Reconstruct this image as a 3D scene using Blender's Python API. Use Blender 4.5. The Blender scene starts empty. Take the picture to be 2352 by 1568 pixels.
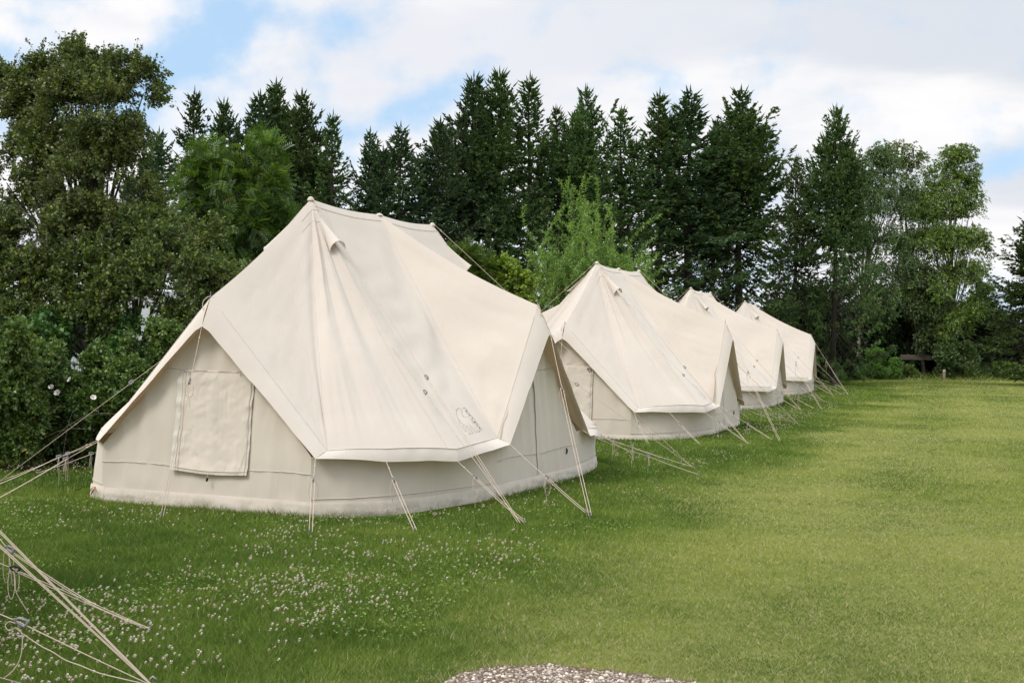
import bpy, math, random
import numpy as np
from mathutils import Vector, Matrix
from mathutils.bvhtree import BVHTree
S = bpy.context.scene
COL = S.collection
PI = math.pi

# ------------------------------------------------------------------ camera
cam = bpy.data.objects.new('camera', bpy.data.cameras.new('camera'))
COL.objects.link(cam)
S.camera = cam
cam.data.sensor_width = 36
cam.data.lens = 43.78
cam.data.clip_end = 3000
ROLL = 0.013
cam.matrix_world = Matrix.Translation((0, 0, 1.6)) @ Matrix.Rotation(math.radians(89.97), 4, 'X') @ Matrix.Rotation(ROLL, 4, 'Z')

# ------------------------------------------------------------------ light
S.view_settings.view_transform = 'Standard'
S.view_settings.look = 'None'
S.view_settings.exposure = 0.19
S.view_settings.gamma = 1
S.cycles.max_bounces = 6
S.cycles.diffuse_bounces = 3
S.cycles.glossy_bounces = 2
S.cycles.transmission_bounces = 4
S.cycles.transparent_max_bounces = 4
SUN_DIR = Vector((-0.58, -0.55, 0.92)).normalized()
sl = bpy.data.lights.new('sun', 'SUN')
sl.energy = 1.85
sl.angle = math.radians(20)
sl.color = (1.0, 0.955, 0.89)
sun = bpy.data.objects.new('sun', sl)
COL.objects.link(sun)
sun.rotation_euler = SUN_DIR.to_track_quat('Z', 'Y').to_euler()


class NT:
    """small helper round a node tree"""
    def __init__(s, tree):
        s.t = tree
        s.t.nodes.clear()

    def n(s, typ, inputs=None, **kw):
        nd = s.t.nodes.new(typ)
        for k, v in kw.items():
            setattr(nd, k, v)
        for k, v in (inputs or {}).items():
            if isinstance(v, bpy.types.NodeSocket):
                s.t.links.new(v, nd.inputs[k])
            else:
                nd.inputs[k].default_value = v
        return nd

    def math(s, op, a, b=0.0, c=None):
        i = {0: a, 1: b}
        if c is not None:
            i[2] = c
        return s.n('ShaderNodeMath', i, operation=op).outputs[0]

    def mixc(s, f, a, b):
        m = s.n('ShaderNodeMix', {0: f, 6: a, 7: b}, data_type='RGBA')
        return m.outputs[2]

    def ramp(s, f, stops):
        r = s.n('ShaderNodeValToRGB', {0: f})
        e = r.color_ramp.elements
        while len(e) < len(stops):
            e.new(0.5)
        for q, (p, c) in zip(e, stops):
            q.position = p
            q.color = (*c, 1) if len(c) == 3 else c
        return r.outputs[0]

    def smooth(s, v, a, b):
        m = s.n('ShaderNodeMapRange', {0: v, 1: a, 2: b, 3: 0.0, 4: 1.0}, interpolation_type='SMOOTHSTEP', clamp=True)
        return m.outputs[0]


# ------------------------------------------------------------------ sky
W = bpy.data.worlds.new('World')
S.world = W
W.use_nodes = True
t = NT(W.node_tree)
tc = t.n('ShaderNodeTexCoord').outputs['Generated']
sky = t.n('ShaderNodeTexSky', sky_type='NISHITA', sun_disc=False)
sky.sun_elevation = math.asin(SUN_DIR.z)
sky.sun_rotation = math.atan2(SUN_DIR.x, SUN_DIR.y)
sky.air_density = 1.0
sky.dust_density = 1.5
bg_sky = t.n('ShaderNodeBackground', {0: sky.outputs[0], 1: 0.15})
# clouds: noise in a plane above the head, so that they flatten to the horizon
sep = t.n('ShaderNodeSeparateXYZ', {0: tc})
zz = t.math('ADD', t.math('MAXIMUM', sep.outputs[2], 0.0), 0.11)
cu = t.math('DIVIDE', sep.outputs[0], zz)
cv = t.math('DIVIDE', sep.outputs[1], zz)
cp = t.n('ShaderNodeCombineXYZ', {0: cu, 1: cv, 2: sep.outputs[2]}).outputs[0]
wisp = t.n('ShaderNodeTexNoise', {'Vector': t.n('ShaderNodeMapping', {0: tc, 2: (0, math.radians(28), 0), 3: (8.0, 8.0, 19.0)}).outputs[0], 'Scale': 1.0, 'Detail': 9.0, 'Roughness': 0.52, 'Distortion': 0.35}).outputs[0]
fine = t.n('ShaderNodeTexNoise', {'Vector': tc, 'Scale': 24.0, 'Detail': 6.0, 'Roughness': 0.55}).outputs[0]


def sky_dir(px, py):
    v = Vector(((px - 1176) / 2860, 1, (782.6 - py) / 2860 + (px - 1176) / 2860 * -0.013))
    return v.normalized()


def blob(px, py, ang, la, lb, wgt):
    """a soft patch of open or closed sky round one compass direction, la x lb in radians"""
    c = sky_dir(px, py)
    ex = Vector((c.y, -c.x, 0)).normalized()
    ez = ex.cross(c)
    a = math.radians(ang)
    A = ex * math.cos(a) + ez * math.sin(a)
    B = ez * math.cos(a) - ex * math.sin(a)
    d = t.n('ShaderNodeVectorMath', {0: tc, 1: tuple(c)}, operation='SUBTRACT').outputs[0]
    da = t.n('ShaderNodeVectorMath', {0: d, 1: tuple(A / la)}, operation='DOT_PRODUCT').outputs['Value']
    db = t.n('ShaderNodeVectorMath', {0: d, 1: tuple(B / lb)}, operation='DOT_PRODUCT').outputs['Value']
    r = t.math('ADD', t.math('MULTIPLY', da, da), t.math('MULTIPLY', db, db))
    return t.math('MULTIPLY', t.math('EXPONENT', t.math('MULTIPLY', r, -1.0)), wgt)


acc = t.math('ADD', t.math('MULTIPLY', t.math('SUBTRACT', wisp, 0.5), 2.6), t.math('MULTIPLY', t.math('SUBTRACT', fine, 0.5), 2.0))
acc = t.math('ADD', acc, 0.62)
for b_ in [(300, 215, 18, .060, .030, -.75), (500, 70, 38, .070, .020, -.60), (90, 150, 8, .060, .012, -.42), (770, 40, 15, .060, .016, -.45),
           (900, 285, 20, .070, .016, -.72), (1010, 215, 28, .060, .013, -.50), (760, 115, 30, .040, .012, -.40), (1390, 145, 0, .016, .010, -.30), (1275, 215, 0, .012, .012, -.38),
           (1530, 240, 0, .02, .02, -.25), (2240, 390, 25, .050, .016, -.62), (2330, 330, 20, .03, .012, -.45), (620, 420, 0, .12, .05, -.12),
           (560, 190, 25, .075, .022, .30), (250, 60, 40, .05, .018, .35), (860, 120, 10, .09, .03, .16), (1050, 270, 40, .015, .01, .40), (2320, 440, 20, .03, .02, .45),
           (1800, 120, 0, .22, .09, .35), (2150, 290, 15, .09, .03, .30)]:
    acc = t.math('ADD', acc, blob(*b_))
cover = t.smooth(acc, -0.35, 0.85)
# brightness of the cloud body
shade = t.n('ShaderNodeTexNoise', {'Vector': t.n('ShaderNodeMapping', {0: tc, 2: (0, math.radians(20), 0), 3: (3.5, 3.5, 13.0)}).outputs[0], 'Scale': 1.0, 'Detail': 6.0, 'Roughness': 0.5}).outputs[0]
east = t.smooth(sep.outputs[0], -0.10, 0.36)
gz = t.math('MULTIPLY', east, t.smooth(shade, 0.66, 0.38))
ccol = t.mixc(gz, (0.97, 0.955, 0.96, 1), (0.62, 0.68, 0.75, 1))
ccol = t.mixc(t.smooth(shade, 0.38, 0.60), t.mixc(0.7, ccol, (0.74, 0.77, 0.84, 1)), ccol)
high = t.smooth(sep.outputs[2], 0.30, 0.75)      # unseen overhead sky, brightened to add soft light from above
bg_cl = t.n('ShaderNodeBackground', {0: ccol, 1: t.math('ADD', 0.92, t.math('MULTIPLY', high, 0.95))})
blue = t.n('ShaderNodeBackground', {0: (0.50, 0.72, 0.98, 1), 1: 0.90})
skyadd = t.n('ShaderNodeMixShader', {0: 0.80, 1: bg_sky.outputs[0], 2: blue.outputs[0]})
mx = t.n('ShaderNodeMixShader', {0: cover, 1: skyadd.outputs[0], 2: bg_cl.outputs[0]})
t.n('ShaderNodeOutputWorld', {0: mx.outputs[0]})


# ------------------------------------------------------------------ helpers
def tag(o, label=None, cat=None, group=None, kind=None):
    if label: o['label'] = label
    if cat: o['category'] = cat
    if group: o['group'] = group
    if kind: o['kind'] = kind
    return o


def thing(name, label, cat, loc=(0, 0, 0), rotz=0.0, group=None):
    o = bpy.data.objects.new(name, None)
    o.empty_display_size = 0.2
    COL.objects.link(o)
    o.location = loc
    o.rotation_euler = (0, 0, rotz)
    return tag(o, label, cat, group)


def mk(name, V, F, m, parent=None, smooth=False, attr=None, vattr=None):
    """V (n,3); F (m,k) array, or a list of face index lists"""
    me = bpy.data.meshes.new(name)
    if isinstance(F, np.ndarray):
        V = np.ascontiguousarray(V, dtype=np.float32)
        F = np.ascontiguousarray(F, dtype=np.int32)
        k = F.shape[1]
        me.vertices.add(len(V))
        me.vertices.foreach_set('co', V.ravel())
        me.loops.add(F.size)
        me.loops.foreach_set('vertex_index', F.ravel())
        me.polygons.add(len(F))
        me.polygons.foreach_set('loop_start', np.arange(0, F.size, k, dtype=np.int32))
        if smooth:
            me.polygons.foreach_set('use_smooth', np.ones(len(F), dtype=bool))
        me.update(calc_edges=True)
    else:
        me.from_pydata([tuple(v) for v in V], [], [tuple(f) for f in F])
        if smooth:
            for p in me.polygons: p.use_smooth = True
    if attr is not None:
        a = me.attributes.new('tint', 'FLOAT', 'FACE')
        a.data.foreach_set('value', np.ascontiguousarray(attr, dtype=np.float32))
    if vattr is not None:
        a = me.attributes.new('tint', 'FLOAT', 'POINT')
        a.data.foreach_set('value', np.ascontiguousarray(vattr, dtype=np.float32))
    for mm in (m if isinstance(m, (list, tuple)) else [m]):
        me.materials.append(mm)
    o = bpy.data.objects.new(name, me)
    COL.objects.link(o)
    if parent: o.parent = parent
    return o


def join(parts):
    """[(V,F),...] with the same face size -> one (V,F)"""
    vs, fs, n = [], [], 0
    for V, F in parts:
        vs.append(np.asarray(V, float)); fs.append(np.asarray(F) + n); n += len(V)
    return np.concatenate(vs), np.concatenate(fs)


def grid_faces(nu, nv):
    i, j = np.meshgrid(np.arange(nu - 1), np.arange(nv - 1), indexing='ij')
    a = (i * nv + j).ravel()
    return np.stack([a, a + nv, a + nv + 1, a + 1], 1)


def unit(a):
    return a / np.maximum(np.linalg.norm(a, axis=-1, keepdims=True), 1e-9)


def tubes(P0, P1, r0, r1, k=4):
    """straight tapered tubes, vectorised"""
    P0 = np.atleast_2d(P0).astype(float); P1 = np.atleast_2d(P1).astype(float)
    n = len(P0)
    r0 = np.broadcast_to(r0, (n,)); r1 = np.broadcast_to(r1, (n,))
    d = unit(P1 - P0)
    ref = np.where(np.abs(d[:, 2:3]) > 0.9, np.array([[1., 0, 0]]), np.array([[0, 0, 1.]]))
    a = unit(np.cross(d, ref)); b = np.cross(d, a)
    ang = np.arange(k) * 2 * PI / k
    ring = a[:, None] * np.cos(ang)[None, :, None] + b[:, None] * np.sin(ang)[None, :, None]
    V = np.concatenate([P0[:, None] + ring * r0[:, None, None], P1[:, None] + ring * r1[:, None, None]], 1).reshape(-1, 3)
    j = np.arange(k)
    f = np.stack([j, (j + 1) % k, (j + 1) % k + k, j + k], 1)
    F = (np.arange(n) * 2 * k)[:, None, None] + f[None]
    return V, F.reshape(-1, 4)


def polytube(P, r, k=5):
    P = np.asarray(P, float)
    n = len(P)
    r = np.broadcast_to(r, (n,))
    d = unit(np.gradient(P, axis=0))
    ref = np.array([0, 0, 1.]) if abs(d[:, 2]).mean() < 0.8 else np.array([1., 0, 0])
    a = unit(np.cross(d, ref)); b = np.cross(d, a)
    ang = np.arange(k) * 2 * PI / k
    V = (P[:, None] + (a[:, None] * np.cos(ang)[None, :, None] + b[:, None] * np.sin(ang)[None, :, None]) * r[:, None, None]).reshape(-1, 3)
    i, j = np.meshgrid(np.arange(n - 1), np.arange(k), indexing='ij')
    F = np.stack([i * k + j, i * k + (j + 1) % k, (i + 1) * k + (j + 1) % k, (i + 1) * k + j], -1).reshape(-1, 4)
    return V, F


def box(x0, x1, y0, y1, z0, z1, bev=0.0):
    b = min(bev, (x1 - x0) / 3, (y1 - y0) / 3, (z1 - z0) / 3) if bev else 0
    if not b:
        V = [(x, y, z) for x in (x0, x1) for y in (y0, y1) for z in (z0, z1)]
        F = [(0, 1, 3, 2), (4, 6, 7, 5), (0, 4, 5, 1), (2, 3, 7, 6), (0, 2, 6, 4), (1, 5, 7, 3)]
        return np.array(V, float), np.array(F)
    import bmesh
    bm = bmesh.new()
    bmesh.ops.create_cube(bm, size=1, matrix=Matrix.Translation(((x0 + x1) / 2, (y0 + y1) / 2, (z0 + z1) / 2)) @ Matrix.Diagonal((x1 - x0, y1 - y0, z1 - z0, 1)))
    bmesh.ops.bevel(bm, geom=bm.edges[:], offset=b, segments=2, affect='EDGES', profile=0.6)
    bmesh.ops.triangulate(bm, faces=bm.faces[:])
    bm.verts.index_update()
    V = np.array([v.co[:] for v in bm.verts]); F = [[v.index for v in f.verts] for f in bm.faces]
    bm.free()
    F = np.array([f + [f[2]] for f in F])
    return V, F


_rs = np.random.RandomState(7)
_lat = _rs.rand(256, 256)


def vnoise(x, y, oct=3):
    """value noise 0..1 on arrays"""
    x = np.asarray(x, float); y = np.asarray(y, float)
    out = 0; amp = 1; tot = 0
    for o in range(oct):
        xi = np.floor(x).astype(int); yi = np.floor(y).astype(int)
        fx = x - xi; fy = y - yi
        fx = fx * fx * (3 - 2 * fx); fy = fy * fy * (3 - 2 * fy)
        g = lambda a, b: _lat[(a + o * 37) % 256, (b + o * 91) % 256]
        v = (g(xi, yi) * (1 - fx) + g(xi + 1, yi) * fx) * (1 - fy) + (g(xi, yi + 1) * (1 - fx) + g(xi + 1, yi + 1) * fx) * fy
        out = out + v * amp; tot += amp; amp *= 0.5
        x = x * 2.03 + 11.3; y = y * 2.03 + 5.7
    return out / tot


def sstep(x, a, b):
    q = np.clip((x - a) / (b - a), 0, 1)
    return q * q * (3 - 2 * q)


CR, SR = math.cos(ROLL), math.sin(ROLL)


def at(px, py, Y):
    """world point at depth Y seen at photo position px,py (2352 px wide) - used once, to survey positions"""
    a = px - 1176; b = py - 782.6
    return np.array([(a * CR + b * SR) / 2860 * Y, Y, 1.6 - (-a * SR + b * CR) / 2860 * Y])


def gnd(px, py, z=0.0):
    r = at(px, py, 1.0) - np.array([0, 0, 1.6])
    return r * ((z - 1.6) / r[2]) + np.array([0, 0, 1.6])


# ------------------------------------------------------------------ materials
def mat(name):
    m = bpy.data.materials.new(name)
    m.use_nodes = True
    return m, NT(m.node_tree)


def simple(name, col, rough=0.8, var=0.12, scale=20.0, bump=0.0, metal=0.0, spec=0.3):
    m, t = mat(name)
    no = t.n('ShaderNodeTexNoise', {'Vector': t.n('ShaderNodeTexCoord').outputs['Object'], 'Scale': scale, 'Detail': 5.0}).outputs[0]
    c = t.mixc(no, tuple(x * (1 - var) for x in col) + (1,), tuple(min(1, x * (1 + var)) for x in col) + (1,))
    b = t.n('ShaderNodeBsdfPrincipled', {'Base Color': c, 'Roughness': rough, 'Metallic': metal, 'Specular IOR Level': spec})
    if bump:
        t.t.links.new(t.n('ShaderNodeBump', {'Height': no, 'Strength': bump, 'Distance': 0.01}).outputs[0], b.inputs['Normal'])
    t.n('ShaderNodeOutputMaterial', {0: b.outputs[0]})
    return m


def canvas(name, col, transl=0.16, tcol=(0.62, 0.42, 0.22), bump=0.25, wrinkle=1.0, dirt=0.0):
    m, t = mat(name)
    co = t.n('ShaderNodeTexCoord').outputs['Object']
    n1 = t.n('ShaderNodeTexNoise', {'Vector': co, 'Scale': 1.1, 'Detail': 5.0, 'Roughness': 0.6}).outputs[0]
    n2 = t.n('ShaderNodeTexNoise', {'Vector': co, 'Scale': 260.0, 'Detail': 2.0}).outputs[0]
    c = t.mixc(t.smooth(n1, 0.35, 0.7), tuple(x * 0.965 for x in col) + (1,), tuple(min(.95, x * 1.02) for x in col) + (1,))
    c = t.mixc(t.math('MULTIPLY', n2, 0.10), c, (col[0] * .8, col[1] * .8, col[2] * .8, 1))
    if dirt:
        sp = t.n('ShaderNodeSeparateXYZ', {0: co}).outputs[2]
        dn = t.n('ShaderNodeTexNoise', {'Vector': co, 'Scale': 6.0, 'Detail': 6.0, 'Roughness': 0.65}).outputs[0]
        f = t.math('MULTIPLY', t.smooth(sp, 0.16, 0.0), t.math('MULTIPLY', t.smooth(dn, 0.38, 0.68), dirt))
        c = t.mixc(f, c, (0.30, 0.27, 0.17, 1))
    # creases: ridged noise, long in one direction
    w = t.n('ShaderNodeTexNoise', {'Vector': t.n('ShaderNodeMapping', {0: co, 2: (0.4, 0.3, 0.9), 3: (2.6, 2.2, 0.7)}).outputs[0], 'Scale': 1.8, 'Detail': 3.0, 'Roughness': 0.5, 'Distortion': 0.5}).outputs[0]
    rid = t.math('POWER', t.math('SUBTRACT', 1.0, t.math('ABSOLUTE', t.math('MULTIPLY', t.math('SUBTRACT', w, 0.5), 5.0))), 3.0)
    rid = t.math('MAXIMUM', rid, 0.0)
    h = t.math('ADD', t.math('MULTIPLY', rid, 0.0020 * wrinkle), t.math('MULTIPLY', n2, 0.0005))
    h = t.math('ADD', h, t.math('MULTIPLY', w, 0.020 * wrinkle))
    bn = t.n('ShaderNodeBump', {'Height': h, 'Strength': bump, 'Distance': 1.0}).outputs[0]
    d = t.n('ShaderNodeBsdfDiffuse', {0: c, 1: 0.6, 'Normal': bn})
    tr = t.n('ShaderNodeBsdfTranslucent', {0: (*tcol, 1), 'Normal': bn})
    mx = t.n('ShaderNodeMixShader', {0: transl, 1: d.outputs[0], 2: tr.outputs[0]})
    t.n('ShaderNodeOutputMaterial', {0: mx.outputs[0]})
    return m


def leafmat(name, stops, transl=0.3, gloss=0.035, rough=0.45, patch=0.5):
    m, t = mat(name)
    a = t.n('ShaderNodeAttribute', attribute_name='tint').outputs['Fac']
    no = t.n('ShaderNodeTexNoise', {'Vector': t.n('ShaderNodeTexCoord').outputs['Object'], 'Scale': 1.3, 'Detail': 3.0}).outputs[0]
    f = t.math('ADD', a, t.math('MULTIPLY', t.math('SUBTRACT', no, 0.5), patch))
    c = t.ramp(f, stops)
    oi = t.n('ShaderNodeObjectInfo').outputs['Random']
    c = t.n('ShaderNodeHueSaturation', {'Hue': t.math('ADD', 0.485, t.math('MULTIPLY', oi, 0.03)), 'Value': t.math('ADD', 0.82, t.math('MULTIPLY', oi, 0.42)), 'Color': c}).outputs[0]
    d = t.n('ShaderNodeBsdfDiffuse', {0: c})
    tc_ = t.n('ShaderNodeMix', {0: 1.0, 6: c, 7: (1.25, 1.35, 0.55, 1)}, data_type='RGBA', blend_type='MULTIPLY').outputs[2]
    tr = t.n('ShaderNodeBsdfTranslucent', {0: tc_})
    mx = t.n('ShaderNodeMixShader', {0: transl, 1: d.outputs[0], 2: tr.outputs[0]})
    g = t.n('ShaderNodeBsdfGlossy', {0: (1, 1, 1, 1), 1: rough})
    m2 = t.n('ShaderNodeMixShader', {0: gloss, 1: mx.outputs[0], 2: g.outputs[0]})
    t.n('ShaderNodeOutputMaterial', {0: m2.outputs[0]})
    return m


CAN = (0.735, 0.668, 0.592)
M = {}
M['roof'] = canvas('roof_canvas', CAN, 0.13, bump=0.35)
M['hem'] = canvas('hem_canvas', (0.735, 0.675, 0.605), 0.10, bump=0.4)
M['wall'] = canvas('wall_canvas', (0.81, 0.735, 0.635), 0.20, bump=0.5, wrinkle=1.3)
M['cover'] = canvas('cover_canvas', (0.79, 0.715, 0.62), 0.14, bump=1.0, wrinkle=2.2)
M['skirt'] = canvas('skirt_canvas', (0.73, 0.66, 0.57), 0.06, bump=0.7, wrinkle=1.4, dirt=0.6)
M['seam'] = simple('seam_thread', (0.62, 0.56, 0.49), 0.9)
M['tape'] = simple('grey_tape', (0.59, 0.55, 0.48), 0.85, bump=0.3)
M['rope'] = simple('rope', (0.54, 0.44, 0.35), 0.9, 0.15, 60.0)
M['drope'] = simple('weathered_rope', (0.34, 0.29, 0.25), 0.9, 0.15, 60.0)
M['steel'] = simple('slider_metal', (0.24, 0.24, 0.25), 0.5, 0.1, metal=0.3)
M['black'] = simple('black_plastic', (0.015, 0.015, 0.017), 0.5)
M['ink'] = simple('printed_ink', (0.022, 0.035, 0.048), 0.8)
M['peg'] = simple('galvanised_peg', (0.30, 0.30, 0.30), 0.5, metal=0.6)
M['strap'] = simple('tan_webbing', (0.36, 0.20, 0.08), 0.8)
M['bark'] = simple('dark_bark', (0.050, 0.040, 0.030), 0.95, 0.35, 9.0, 0.6)
M['twig'] = simple('grey_twig', (0.13, 0.11, 0.085), 0.95, 0.3, 15.0)
M['bark2'] = simple('grey_green_bark', (0.085, 0.078, 0.058), 0.95, 0.35, 9.0, 0.6)


def birchbark():
    m, t = mat('birch_bark')
    co = t.n('ShaderNodeTexCoord').outputs['Object']
    n1 = t.n('ShaderNodeTexNoise', {'Vector': t.n('ShaderNodeMapping', {0: co, 3: (3, 3, 9)}).outputs[0], 'Scale': 1.0, 'Detail': 6.0, 'Roughness': 0.7}).outputs[0]
    c = t.ramp(n1, [(0.36, (0.03, 0.025, 0.02)), (0.46, (0.20, 0.17, 0.13)), (0.7, (0.36, 0.32, 0.26))])
    b = t.n('ShaderNodeBsdfPrincipled', {'Base Color': c, 'Roughness': 0.8})
    t.n('ShaderNodeOutputMaterial', {0: b.outputs[0]})
    return m


M['birch'] = birchbark()
M['spruce_a'] = leafmat('spruce_needles_bluish', [(0.0, (0.030, 0.064, 0.028)), (0.5, (0.080, 0.140, 0.056)), (1.0, (0.14, 0.21, 0.085))], 0.10, 0.02)
M['spruce_b'] = leafmat('spruce_needles_green', [(0.0, (0.034, 0.070, 0.020)), (0.5, (0.078, 0.128, 0.034)), (1.0, (0.165, 0.225, 0.058))], 0.10, 0.02)
M['haw'] = leafmat('hawthorn_leaves', [(0.0, (0.028, 0.060, 0.013)), (0.45, (0.074, 0.130, 0.024)), (0.78, (0.135, 0.195, 0.036)), (0.9, (0.22, 0.29, 0.05)), (1.0, (0.15, 0.075, 0.025))], 0.25)
M['haz'] = leafmat('hazel_leaves', [(0.0, (0.022, 0.058, 0.014)), (0.6, (0.055, 0.115, 0.028)), (1.0, (0.14, 0.23, 0.05))], 0.28)
M['row'] = leafmat('rowan_leaves', [(0.0, (0.032, 0.066, 0.013)), (0.5, (0.085, 0.142, 0.028)), (0.9, (0.19, 0.27, 0.045)), (1.0, (0.17, 0.085, 0.04))], 0.28)
M['will'] = leafmat('willow_leaves', [(0.0, (0.10, 0.17, 0.035)), (0.5, (0.19, 0.29, 0.06)), (0.93, (0.29, 0.38, 0.09)), (1.0, (0.42, 0.32, 0.05))], 0.32)
M['lime'] = leafmat('maple_leaves', [(0.0, (0.09, 0.17, 0.02)), (0.6, (0.19, 0.30, 0.035)), (1.0, (0.32, 0.40, 0.05))], 0.35)
M['bir'] = leafmat('birch_leaves', [(0.0, (0.030, 0.060, 0.017)), (0.5, (0.070, 0.120, 0.033)), (1.0, (0.145, 0.205, 0.055))], 0.25)
M['bir2'] = leafmat('birch_leaves_fresh', [(0.0, (0.040, 0.080, 0.014)), (0.5, (0.11, 0.18, 0.026)), (1.0, (0.24, 0.33, 0.045))], 0.28)
M['shr'] = leafmat('shrub_leaves', [(0.0, (0.034, 0.082, 0.016)), (0.5, (0.10, 0.20, 0.03)), (1.0, (0.20, 0.33, 0.055))], 0.25)
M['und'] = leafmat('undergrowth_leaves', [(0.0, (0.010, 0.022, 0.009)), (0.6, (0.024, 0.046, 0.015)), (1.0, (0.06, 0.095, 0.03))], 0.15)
M['rosa'] = leafmat('rose_leaves', [(0.0, (0.035, 0.080, 0.016)), (0.6, (0.095, 0.175, 0.034)), (0.93, (0.18, 0.27, 0.055)), (1.0, (0.34, 0.20, 0.04))], 0.28)
M['petal'] = simple('rose_petal', (0.80, 0.74, 0.74), 0.6)
M['stamen'] = simple('rose_stamen', (0.35, 0.22, 0.05), 0.8)

# ------------------------------------------------------------------ the lawn
# border between mown lawn (right) and the uncut clover round the tents (left), as ground points
BP = np.array([gnd(*p)[:2] for p in [(2010, 884), (1965, 940), (1860, 985), (1760, 1035), (1640, 1110), (1470, 1190), (1330, 1240), (1240, 1310), (1150, 1400), (1010, 1480), (760, 1568)]] + [(-2.2, 4.6), (-4.0, 2.0)])
BP = BP[np.argsort(BP[:, 1])]


def dryness(x, y):
    bx = np.interp(y, BP[:, 1], BP[:, 0])
    d = (x - bx) / (0.5 + 0.03 * y)
    n = vnoise(x * 0.9 + 40, y * 0.55 + 3, 4)
    base = sstep(d + (n - 0.5) * 2.0, -0.9, 1.3)
    big = vnoise(x * 0.35 + 9, y * 0.22 + 31, 3)
    return np.clip(base * (0.62 + 0.36 * sstep(big, 0.32, 0.75)) + 0.16 * (n - 0.5) + 0.05, 0, 1)


LB = np.array([(-30, -10), (-20, 8), (-9.5, 14.2), (-6.8, 15.8), (-4.9, 18.6), (-1.6, 24), (1.6, 33), (4.6, 43), (8.5, 53.0), (11, 57.3), (14.0, 58.8), (30, 59.5), (60, 58)])   # edge of the planting


def beyond(x, y):
    """metres beyond the lawn's far/left edge (positive = under the hedge)"""
    yy = np.interp(x, LB[:, 0], LB[:, 1])
    return y - yy


gx = np.concatenate([[-900, -300, -120, -60, -35], np.arange(-22, 34, 0.35), [45, 70, 130, 320, 900]])
gy = np.concatenate([[-60, -15, -4, 0], np.arange(1.5, 14, 0.22), np.arange(14, 66, 0.5), [75, 95, 140, 260, 600, 1800]])
GX, GY = np.meshgrid(gx, gy, indexing='ij')


def gheight(x, y):
    b = beyond(x, y)
    und = (vnoise(x * 0.5, y * 0.5, 2) - 0.5) * 0.05 * sstep(y, 3, 9)
    rise = 0.18 * np.exp(-(np.hypot(x + 5.63, y - 4.55) / 2.6) ** 4)
    return und * 0.6 + np.clip(b, 0, 3) * 0.02 - 0.012 + rise


V = np.stack([GX, GY, gheight(GX, GY)], -1).reshape(-1, 3)
dry = dryness(V[:, 0], V[:, 1])
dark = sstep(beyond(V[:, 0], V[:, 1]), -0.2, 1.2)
m, t = mat('lawn_soil_and_thatch')
a = t.n('ShaderNodeAttribute', attribute_name='tint').outputs['Fac']
a2 = t.n('ShaderNodeAttribute', attribute_name='under').outputs['Fac']
co = t.n('ShaderNodeTexCoord').outputs['Object']
n1 = t.n('ShaderNodeTexNoise', {'Vector': co, 'Scale': 30.0, 'Detail': 8.0, 'Roughness': 0.75}).outputs[0]
n2 = t.n('ShaderNodeTexNoise', {'Vector': t.n('ShaderNodeMapping', {0: co, 3: (1, 3.5, 1)}).outputs[0], 'Scale': 0.8, 'Detail': 6.0, 'Roughness': 0.7}).outputs[0]
lush = t.mixc(n1, (0.046, 0.085, 0.014, 1), (0.12, 0.185, 0.028, 1))
dryc = t.mixc(n1, (0.145, 0.170, 0.045, 1), (0.290, 0.300, 0.105, 1))
c = t.mixc(t.smooth(t.math('ADD', a, t.math('MULTIPLY', t.math('SUBTRACT', n2, 0.5), 0.6)), 0.0, 1.0), lush, dryc)
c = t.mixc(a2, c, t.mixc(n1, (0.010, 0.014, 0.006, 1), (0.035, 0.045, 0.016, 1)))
bn = t.n('ShaderNodeBump', {'Height': n1, 'Strength': 0.8, 'Distance': 0.03}).outputs[0]
b = t.n('ShaderNodeBsdfDiffuse', {0: c, 1: 0.8, 'Normal': bn})
t.n('ShaderNodeOutputMaterial', {0: b.outputs[0]})
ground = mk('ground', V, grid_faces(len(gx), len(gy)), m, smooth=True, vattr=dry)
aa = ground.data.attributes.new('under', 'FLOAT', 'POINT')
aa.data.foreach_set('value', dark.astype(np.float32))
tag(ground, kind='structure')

# gravel slab at the bottom edge
GP = np.array([gnd(*p)[:2] for p in [(960, 1600), (1020, 1568), (1060, 1545), (1130, 1533), (1230, 1529), (1330, 1532), (1400, 1540), (1480, 1549), (1570, 1562), (1680, 1580), (1760, 1600)]])
gc = np.array([(GP[0, 0] + GP[-1, 0]) / 2, 5.2])


def in_gravel(x, y, grow=0.0):
    yy = np.interp(x, GP[:, 0], GP[:, 1], left=-99, right=-99) + (vnoise(x * 14, x * 0 + 3.3, 4) - 0.5) * 0.15
    return (y < yy - 0.01 + grow) & (y > 4.4)


# grass blades
rng = np.random.RandomState(11)


def tent_frames():
    return [(-5.63, 4.55, -0.46), (-1.586, 14.632, -0.417), (2.024, 23.866, -0.373), (5.105, 33.76, -0.337), (8.22, 43.045, -0.316)]


def tent_dist(x, y):
    """distance outside the nearest tent's wall (negative inside)"""
    best = np.full(np.shape(x), 99.0)
    for X, Y, w in tent_frames():
        c, s = math.cos(w), math.sin(w)
        a = x - X; b_ = y - Y
        lx = np.abs(c * a + s * b_); ly = np.abs(-s * a + c * b_)
        qx = np.maximum(lx - 1.12, 0); qy = np.maximum(ly - 2.25, 0)
        best = np.minimum(best, np.hypot(qx, qy) - 1.0)
    return best


def scatter(n, y0, y1, p):
    """points over the visible wedge of ground, density ~ Y^-p"""
    u = rng.rand(n)
    q = 2 - p
    Y = (y0 ** q + u * (y1 ** q - y0 ** q)) ** (1 / q) if abs(q) > 1e-6 else y0 * (y1 / y0) ** u
    X = (rng.rand(n) * 2 - 1) * (0.425 * Y + 0.5)
    return X, Y


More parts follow.
